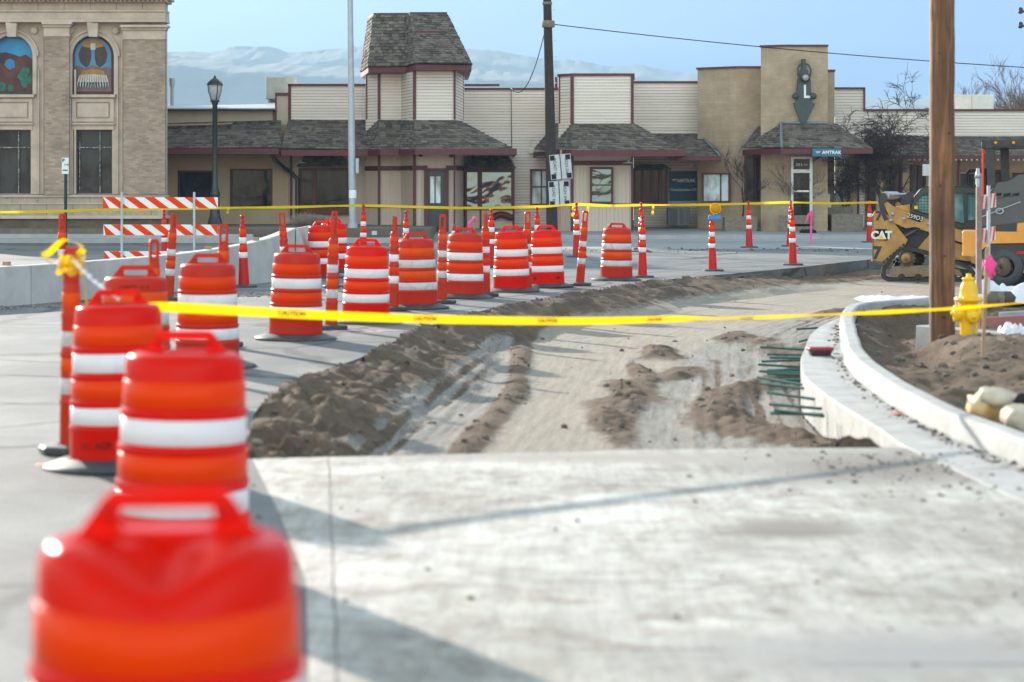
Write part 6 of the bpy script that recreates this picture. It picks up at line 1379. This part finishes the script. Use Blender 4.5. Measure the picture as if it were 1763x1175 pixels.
# ---------------------------------------------------------------- green dowels sticking out of the gutter
proto=None
DW=[(1310,598,1385,603),(1322,607,1384,612),(1312,616,1383,620),(1306,628,1382,633),(1308,636,1382,643),(1322,631,1384,636),(1305,650,1384,664),(1308,656,1386,670),(1330,648,1384,654),(1322,676,1398,688),(1326,692,1408,704),(1328,703,1410,714),(1334,707,1412,717),(1322,640,1380,646),(1376,583,1398,582),(1372,567,1402,565),(1326,613,1383,617)]
for k,(xa,ya,xb,yb) in enumerate(DW):
    z=-.10; b_=G(xb+6,yb,z); a_=G(xa,ya,z-.0); a_=Vector((a_.x,a_.y,z-.02*(k%3))); b_.z=z
    if (a_-b_).length > 1.1: a_=b_+(a_-b_).normalized()*1.0
    d=a_-b_; L=d.length; o=None
    if proto is None:
        mb=MB(); mb.tube([(0,0,0),(1,0,0)],.0125,8); proto=mb.build('rebar_dowel',M['rebar']); o=proto
    else: o=proto.copy(); COL.objects.link(o)
    o.location=b_; o.rotation_euler=d.to_track_quat('X','Z').to_euler(); o.scale=(L,1,1)
    tag(o,'green coated steel dowel sticking out of the gutter edge into the excavation','rebar','green steel dowels along the gutter edge')
# ---------------------------------------------------------------- narrow striped barricade seen at an angle
Y=31.0; SB2=empty('barricade',(X_(1700,Y),Y,.0),0,'narrow weathered barricade of red and white striped boards behind the hydrant','barricade')
L0=Vector((X_(1700,Y),Y,0))
def sboard(px0,pt0,pb0,px1,pt1,pb1,seed):
    mb=MB(); P=[W(px0,pb0,Y)-L0,W(px1,pb1,Y+.6)-L0,W(px1,pt1,Y+.6)-L0,W(px0,pt0,Y)-L0]; th=Vector((0,.03,0)); mb.add([*P,*[p+th for p in P]],[(0,1,2,3),(5,4,7,6),(0,4,5,1),(3,2,6,7),(1,5,6,2),(0,3,7,4)]); b_=mb.build('rail',M['band_white'],SB2)
    mb=MB(); n_=4
    for k in range(n_):
        u0=(k+.15)/n_; u1=(k+.62)/n_; sl=.10
        f=lambda u,v:(P[0].lerp(P[1],min(1,u)).lerp(P[3].lerp(P[2],min(1,u)),v))+Vector((0,-.004,0))
        mb.add([f(u0,0),f(u1,0),f(u1+sl,1),f(u0+sl,1)],[(0,1,2,3)])
    mb.build('stripe',M['band_orange_old'],b_)
sboard(1687,337,361,1715,333,357,1); sboard(1687,395,420,1714,390,414,2); sboard(1690,450,476,1708,444,468,3)
mb=MB(); mb.box(X_(1680,Y)-L0.x,X_(1689,Y)-L0.x,-.06,.0,.0,Z_(322,Y)); mb.build('post',rmat('grey_brown_board',(.3,.2,.19),(.22,.15,.14),.8,8),SB2)
for px in (1686,1704):
    mb=MB(); mb.box(X_(px-2.5,Y)-L0.x,X_(px+2.5,Y)-L0.x,.05,.10,.0,Z_(312 if px<1690 else 320,Y)); mb.build('post',M['steel'],SB2)
mb=MB(); mb.tube([W(1684,290,Y)-L0,W(1684,318,Y)-L0],[.025,.035],6); mb.lathe([(0,-.05),(.05,-.03),(.03,.05),(0,.07)],c=W(1684,303,Y)-L0,n=8); mb.build('hook',M['steel'],SB2)
# ---------------------------------------------------------------- compact track loader
Yc=48.4; CT=empty('track_loader',(X_(1590,Yc),Yc,ZF),0,'dusty yellow compact track loader with a black cab, partly behind the brown pole','track loader')
O=Vector((X_(1590,Yc),0,ZF))
def loc_build(mb,name,mat,par,**k):
    mb.v=[(x-O.x,y-Yc,z-O.z) for x,y,z in mb.v]; return mb.build(name,mat,par,**k)
def PP(pts,Y,d,holes=()): 
    mb=MB(); mb.pplate(pts,list(holes),Y,d); return mb
def lowp(py): return py
# rear body
CT.rotation_euler=(0,0,-.155)
body=loc_build(PP([(1503,372),(1508,366),(1522,366),(1534,376),(1563,413),(1558,426),(1524,455),(1503,451)],Yc,1.65),'rear_body',M['cat_yellow'],CT,bevel=.02)
mb=MB(); mb.pplate([(1503,372.5),(1505,372),(1505,451),(1503,450.5)],[],Yc-.012,.01); mb.pplate([(1505,449),(1521,452),(1521,455),(1505,452)],[],Yc-.012,.01); loc_build(mb,'bumper_edge',M['mud'],body)
pl=loc_build(PP([(1508,395),(1527,395),(1534,403),(1534,409),(1528,415),(1508,413)],Yc-.02,.018),'badge',M['black'],CT)
t_=text('badge_lettering','CAT',.225,(W(1519,406,Yc-.03)-Vector((O.x,Yc,O.z))),M['white'],pl,font_off=.012,sx=.98)
mb=MB(); mb.pplate([(1514,413),(1519,404.5),(1524,413)],[],Yc-.045,.008); loc_build(mb,'badge_triangle',simple('badge_yellow',(.9,.55,.03),.4),pl)
text('painted_number','7',.27,(W(1514,373,Yc-.008)-Vector((O.x,Yc,O.z))),M['dark_metal'],CT,font_off=.012); text('painted_number','7',.36,(W(1511,437,Yc-.008)-Vector((O.x,Yc,O.z))),M['dark_metal'],CT,font_off=.015)
# rear uprights, links, cross tube
for yy in (Yc+.02,Yc+1.5):
    loc_build(PP([(1513,348),(1516,335),(1524,333),(1529,340),(1529,352),(1526,372),(1530,378),(1524,380),(1516,362)],yy-.03,.12),'rear_link',M['dark_metal'],CT,bevel=.01)
    loc_build(PP([(1525,352),(1529,349),(1541,356),(1575,370),(1600,378),(1640,392),(1668,401),(1676,412),(1674,420),(1660,418),(1635,410),(1606,402),(1578,391),(1560,392),(1540,384),(1532,374)],yy-.05,.14),'lift_arm',M['cat_yellow'],CT,bevel=.015)
    loc_build(PP([(1540,372),(1552,365),(1566,372),(1552,388),(1543,385)],yy-.065,.1),'link_plate',M['cat_yellow'],CT,bevel=.01)
mb=MB(); mb.tube([W(1524,337,Yc+.1),W(1524,337,Yc+1.6)],.09,12); mb.tube([W(1526,336,Yc+.2),W(1559,336,Yc+.9)],.045,10); loc_build(mb,'cross_tube',M['steel'],CT)
mb=MB(); mb.pplate([(1556,333),(1566,331),(1568,352),(1560,356),(1545,352),(1548,345)],[],Yc+.5,.3); loc_build(mb,'rear_hood',M['dark_metal'],CT,bevel=.01)
loc_build(PP([(1538,357),(1563,352),(1564,366),(1552,362)],Yc+.3,.9),'engine_cover',M['cat_yellow'],CT,bevel=.01)
# machinery in the dark under the arm
loc_build(PP([(1534,378),(1560,390),(1600,402),(1668,420),(1680,440),(1660,458),(1600,436),(1558,428),(1545,400)],Yc+.25,1.1),'chassis',M['dark_metal'],CT)
mb=MB()
mb.tube([W(1549,412,Yc+.08),W(1574,398,Yc+.06)],.05,10); mb.tube([W(1574,398,Yc+.06),W(1590,389,Yc+.06)],.026,8); mb.tube([W(1548,398,Yc+.2),W(1570,380,Yc+.2)],.03,8)
for a_,b_ in (((1545,388),(1570,405)),((1550,384),(1566,395)),((1557,400),(1545,404)),((1540,380),(1560,386))): mb.tube([W(*a_,Yc+.18),W((a_[0]+b_[0])/2,(a_[1]+b_[1])/2+5,Yc+.12),W(*b_,Yc+.18)],.016,6)
for px,py in ((1550,390),(1563,383),(1546,380),(1558,405)): mb.disc([(.055,0),(.055,.05),(.03,.06)],c=W(px,py,Yc+.12),n=12,axis='y')
loc_build(mb,'hydraulic_parts',M['grey_metal'],CT)
mb=MB()
for px,py in ((1538,369),(1600,386),(1557,377),(1535,380)): mb.disc([(.04,0),(.04,.02)],c=W(px,py,Yc-.03),n=12,axis='y')
loc_build(mb,'pivot_pin',M['steel'],CT)
dec=loc_build(PP([(1565,368),(1570,366),(1590,372),(1590,380),(1584,383),(1564,376)],Yc-.045,.014),'model_plate',M['black'],CT)
tt_=text('plate_lettering','259D3',.125,(W(1577,374.5,Yc-.09)-Vector((O.x,Yc,O.z))),M['white'],dec,font_off=.0); tt_.rotation_euler=(math.pi/2,math.radians(15),0)
# cab
cab=loc_build(PP([(1562,372),(1566,352),(1572,338),(1581,327),(1592,322),(1668,322),(1676,325),(1684,336),(1690,400),(1562,380)],Yc+.28,1.1,[[(1571,362),(1573,352),(1579,341),(1590,334),(1606,333),(1606,372)],[(1612,333),(1655,333),(1655,385),(1612,374)],[(1661,333),(1672,334),(1680,344),(1684,378),(1661,380)]]),'cab',M['black_paint'],CT,bevel=.02)
mb=MB(); mb.pplate([(1570,364),(1572,350),(1578,340),(1590,333),(1684,333),(1686,392),(1612,375)],[],Yc+.36,.01); m_=glass('teal_cab_glass',(.10,.2,.2),0,rough=.05); loc_build(mb,'cab_window',m_,cab)
mb=MB()
for k in range(7): mb.tube([W(1577+5*k,333,Yc+.33),W(1577+5*k,372,Yc+.33)],.006,4)
for k in range(8): mb.tube([W(1572,337+5*k,Yc+.33),W(1606,337+5*k,Yc+.33)],.006,4)
loc_build(mb,'cab_mesh',M['dark_metal'],cab)
mb=MB(); mb.pplate([(1590,372),(1604,366),(1606,369),(1592,376)],[],Yc+.3,.03); loc_build(mb,'safety_bar',simple('red_bar',(.5,.02,.03),.4),cab)
mb=MB(); mb.pplate([(1571,355),(1577,355),(1577,360),(1571,360)],[],Yc+.262,.015); loc_build(mb,'warning_label',simple('label_yellow',(.85,.6,.02),.5),cab)
# tracks
def loop(pts,Y,d,inner): 
    mb=MB(); mb.pplate(pts,[inner],Y,d); return mb
outl=[(1521,481),(1518,474),(1520,463),(1540,436),(1550,428),(1562,425),(1576,427),(1600,433),(1656,452),(1672,460),(1679,470),(1675,480),(1664,485),(1532,486)]
cxm,cym=1600,462
inn=[(1528,477),(1526,473),(1527,466),(1545,440),(1553,434),(1562,432),(1575,434),(1598,440),(1652,457),(1665,464),(1669,470),(1666,475),(1660,478),(1536,479)]
for yy in (Yc-.05,Yc+1.3):
    tr=loc_build(loop(outl,yy,.42,inn),'track',M['rust'],CT,bevel=.01)
    mb=MB()
    for k in range(11): px=1536+k*13; mb.pplate([(px,484),(px+7,484),(px+5,489),(px+2,489)],[],yy-.01,.44)
    for k in range(7): mb.pplate([(1523+k*5.5,455-k*4.9),(1526.5+k*5.5,451-k*4.9),(1524+k*5.5,448.5-k*4.9),(1521+k*5.5,452-k*4.9)],[],yy-.01,.44)
    loc_build(mb,'track_lug',M['rust'],tr)
    mb=MB(); mb.disc([(.165,0),(.165,.06),(.12,.07),(.12,.1),(.0,.1)],c=W(1561,445,yy+.1),n=28,axis='y')
    for k in range(14): a_=k*2*math.pi/14; c_=W(1561,445,yy+.05); mb.box(c_.x+.175*math.cos(a_)-.02,c_.x+.175*math.cos(a_)+.02,yy+.04,yy+.1,c_.z+.175*math.sin(a_)-.02,c_.z+.175*math.sin(a_)+.02)
    loc_build(mb,'sprocket',M['mud'],CT); 
    mb=MB(); mb.disc([(.1,0),(.1,.03),(.06,.04),(.06,.06),(.0,.06)],c=W(1561,445,yy-.02),n=24,axis='y'); loc_build(mb,'sprocket_hub',M['cat_yellow'],CT)
    loc_build(PP([(1534,464),(1540,460),(1600,458),(1650,464),(1655,474),(1536,477)],yy+.06,.3),'track_frame',rmat('dusty_yellow',(.33,.24,.15),(.24,.17,.11),.9,5) if yy<Yc else M['mud'],CT,bevel=.01)
    for px in (1552,1580,1610,1640):
        mb=MB(); mb.disc([(.07,0),(.07,.1),(.03,.11)],c=W(px,477,yy+.1),n=16,axis='y'); loc_build(mb,'roller',M['rust'],CT)
loc_build(PP([(1575,432),(1600,404),(1662,424),(1690,446),(1690,452),(1640,446)],Yc+.1,.4),'side_frame',M['cat_yellow'],CT,bevel=.01)
loc_build(PP([(1660,418),(1680,416),(1692,440),(1690,458),(1672,452)],Yc+.0,.14),'arm_leg',M['cat_yellow'],CT,bevel=.01)
# ---------------------------------------------------------------- wheeled roller at the right edge
Yv=43.0; VR=empty('roller',(X_(1760,Yv),Yv,ZF),0,'orange and slate grey wheeled construction machine cut by the right edge','construction machine')
O=Vector((X_(1760,Yv),0,ZF)); Yc_=Yc; Yc=Yv
VR.rotation_euler=(0,0,-.19)
ho=[(1684,400),(1690,372),(1697,350),(1706,331),(1720,317),(1736,309),(1755,304),(1800,302),(1850,306),(1880,320),(1900,350),(1905,400)]
loc_build(PP(ho,Yv,1.7),'hood',M['grey_metal'],VR,bevel=.07,seg=4)
mb=MB(); mb.pplate([(1686,390),(1752,384),(1752,399),(1686,401)],[],Yv-.02,.02); mb.pplate([(1700,343),(1748,336),(1748,338),(1700,345)],[],Yv-.02,.02); loc_build(mb,'hood_panel',M['dark_metal'],VR)
mb=MB()
for k in range(3): mb.pplate([(1714+k*15,334),(1726+k*15,332),(1725+k*15,337),(1713+k*15,339)],[],Yv-.012,.015)
loc_build(mb,'vent',M['black'],VR)
mb=MB(); mb.pplate([(1752,385),(1763,384),(1905,384),(1905,402),(1752,400)],[],Yv-.03,.1); loc_build(mb,'fender',M['vol_orange'],VR,bevel=.01)
loc_build(PP([(1661,402),(1663,400),(1905,400),(1905,440),(1840,440),(1800,418),(1705,420),(1690,434),(1678,441),(1661,441)],Yv-.05,1.8),'frame',M['vol_orange'],VR,bevel=.03)
loc_build(PP([(1690,436),(1705,421),(1800,419),(1840,441),(1905,441),(1905,452),(1686,446)],Yv+.0,1.7),'chassis',M['dark_metal'],VR)
loc_build(PP([(1752,433),(1770,433),(1770,438),(1750,438)],Yv-.03,.05),'tail_lamp',simple('red_reflector',(.5,.01,.02),.3),VR)
for px in (1722,1796,1868):
    for yy in (Yv-.02,Yv+1.25):
        mb=MB(); mb.lathe([(.19,.02),(.24,.0),(.33,.0),(.38,.05),(.38,.32),(.33,.38),(.2,.38)],c=W(px,459,yy+.38),n=36,axis='y'); w_=loc_build(mb,'wheel',M['rubber'],VR)
        mb=MB(); mb.disc([(.2,.0),(.2,.04),(.08,.05),(.07,.1),(.0,.1)],c=W(px,459,yy+.06),n=24,axis='y'); loc_build(mb,'rim',M['mud'],w_)
mb=MB(); mb.tube([W(1690,375,Yv-.06),W(1758,348,Yv-.06)],.014,6); loc_build(mb,'emblem_bar',M['steel'],VR)
mb=MB(); pts=[W(1723,364,Yv-.07)+Vector((.068*math.cos(k*math.pi/10),0,.05*math.sin(k*math.pi/10))) for k in range(21)]; mb.tube(pts,.014,6); loc_build(mb,'emblem_ring',M['steel'],VR)
mb=MB(); mb.tube([W(1727,361,Yv-.07),W(1731,358,Yv-.07)],.012,6); loc_build(mb,'emblem_arrow',M['steel'],VR)
mb=MB(); mb.tube([W(1700,345,Yv+.1),W(1710,330,Yv+.08),W(1722,318,Yv+.06)],.05,8); loc_build(mb,'pale_cloth',M['whiteplastic'],VR)
for yy in (Yv+.1,Yv+1.5):
    loc_build(PP([(1698,250),(1711,250),(1713,330),(1701,338)],yy,.1),'canopy_post',M['dark_metal'],VR,bevel=.01)
loc_build(PP([(1692,244),(1710,243),(1905,240),(1905,249),(1712,254),(1700,255),(1692,250)],Yv+.05,1.6),'canopy',M['dark_metal'],VR,bevel=.02)
mb=MB(); mb.tube([W(1692,336,Yv+.1),W(1692,256,Yv+.1)],.02,8); loc_build(mb,'safety_strip',simple('red_strip',(.7,.05,.02),.4),VR)
mb=MB(); mb.disc([(.05,0),(.055,.12),(.04,.15)],c=W(1762,242,Yv+.4),n=14); loc_build(mb,'beacon',M['amber'],VR)
for px in (1715,1745):
    mb=MB(); mb.disc([(.03,0),(.03,.05)],c=W(px,246,Yv+.02),n=10,axis='y'); loc_build(mb,'marker_lamp',M['amber'],VR)
Yc=Yc_
mb=MB(); mb.box(X_(1588,70),X_(1601,70),69.95,70,Z_(303,70),Z_(283,70)); o=mb.build('sign_panel',M['sign_back']); mb=MB(); mb.tube([W(1600,303,70.05),(X_(1600,70),70.05,0)],.03,6); R=empty('street_sign',(X_(1597,70),70,0),0,'plain pale sign panel half hidden behind the brown pole, before the porch','sign'); o.parent=R; o.location=-R.location; p_=mb.build('post',M['steel'],R); p_.location=-R.location; o.name='panel'
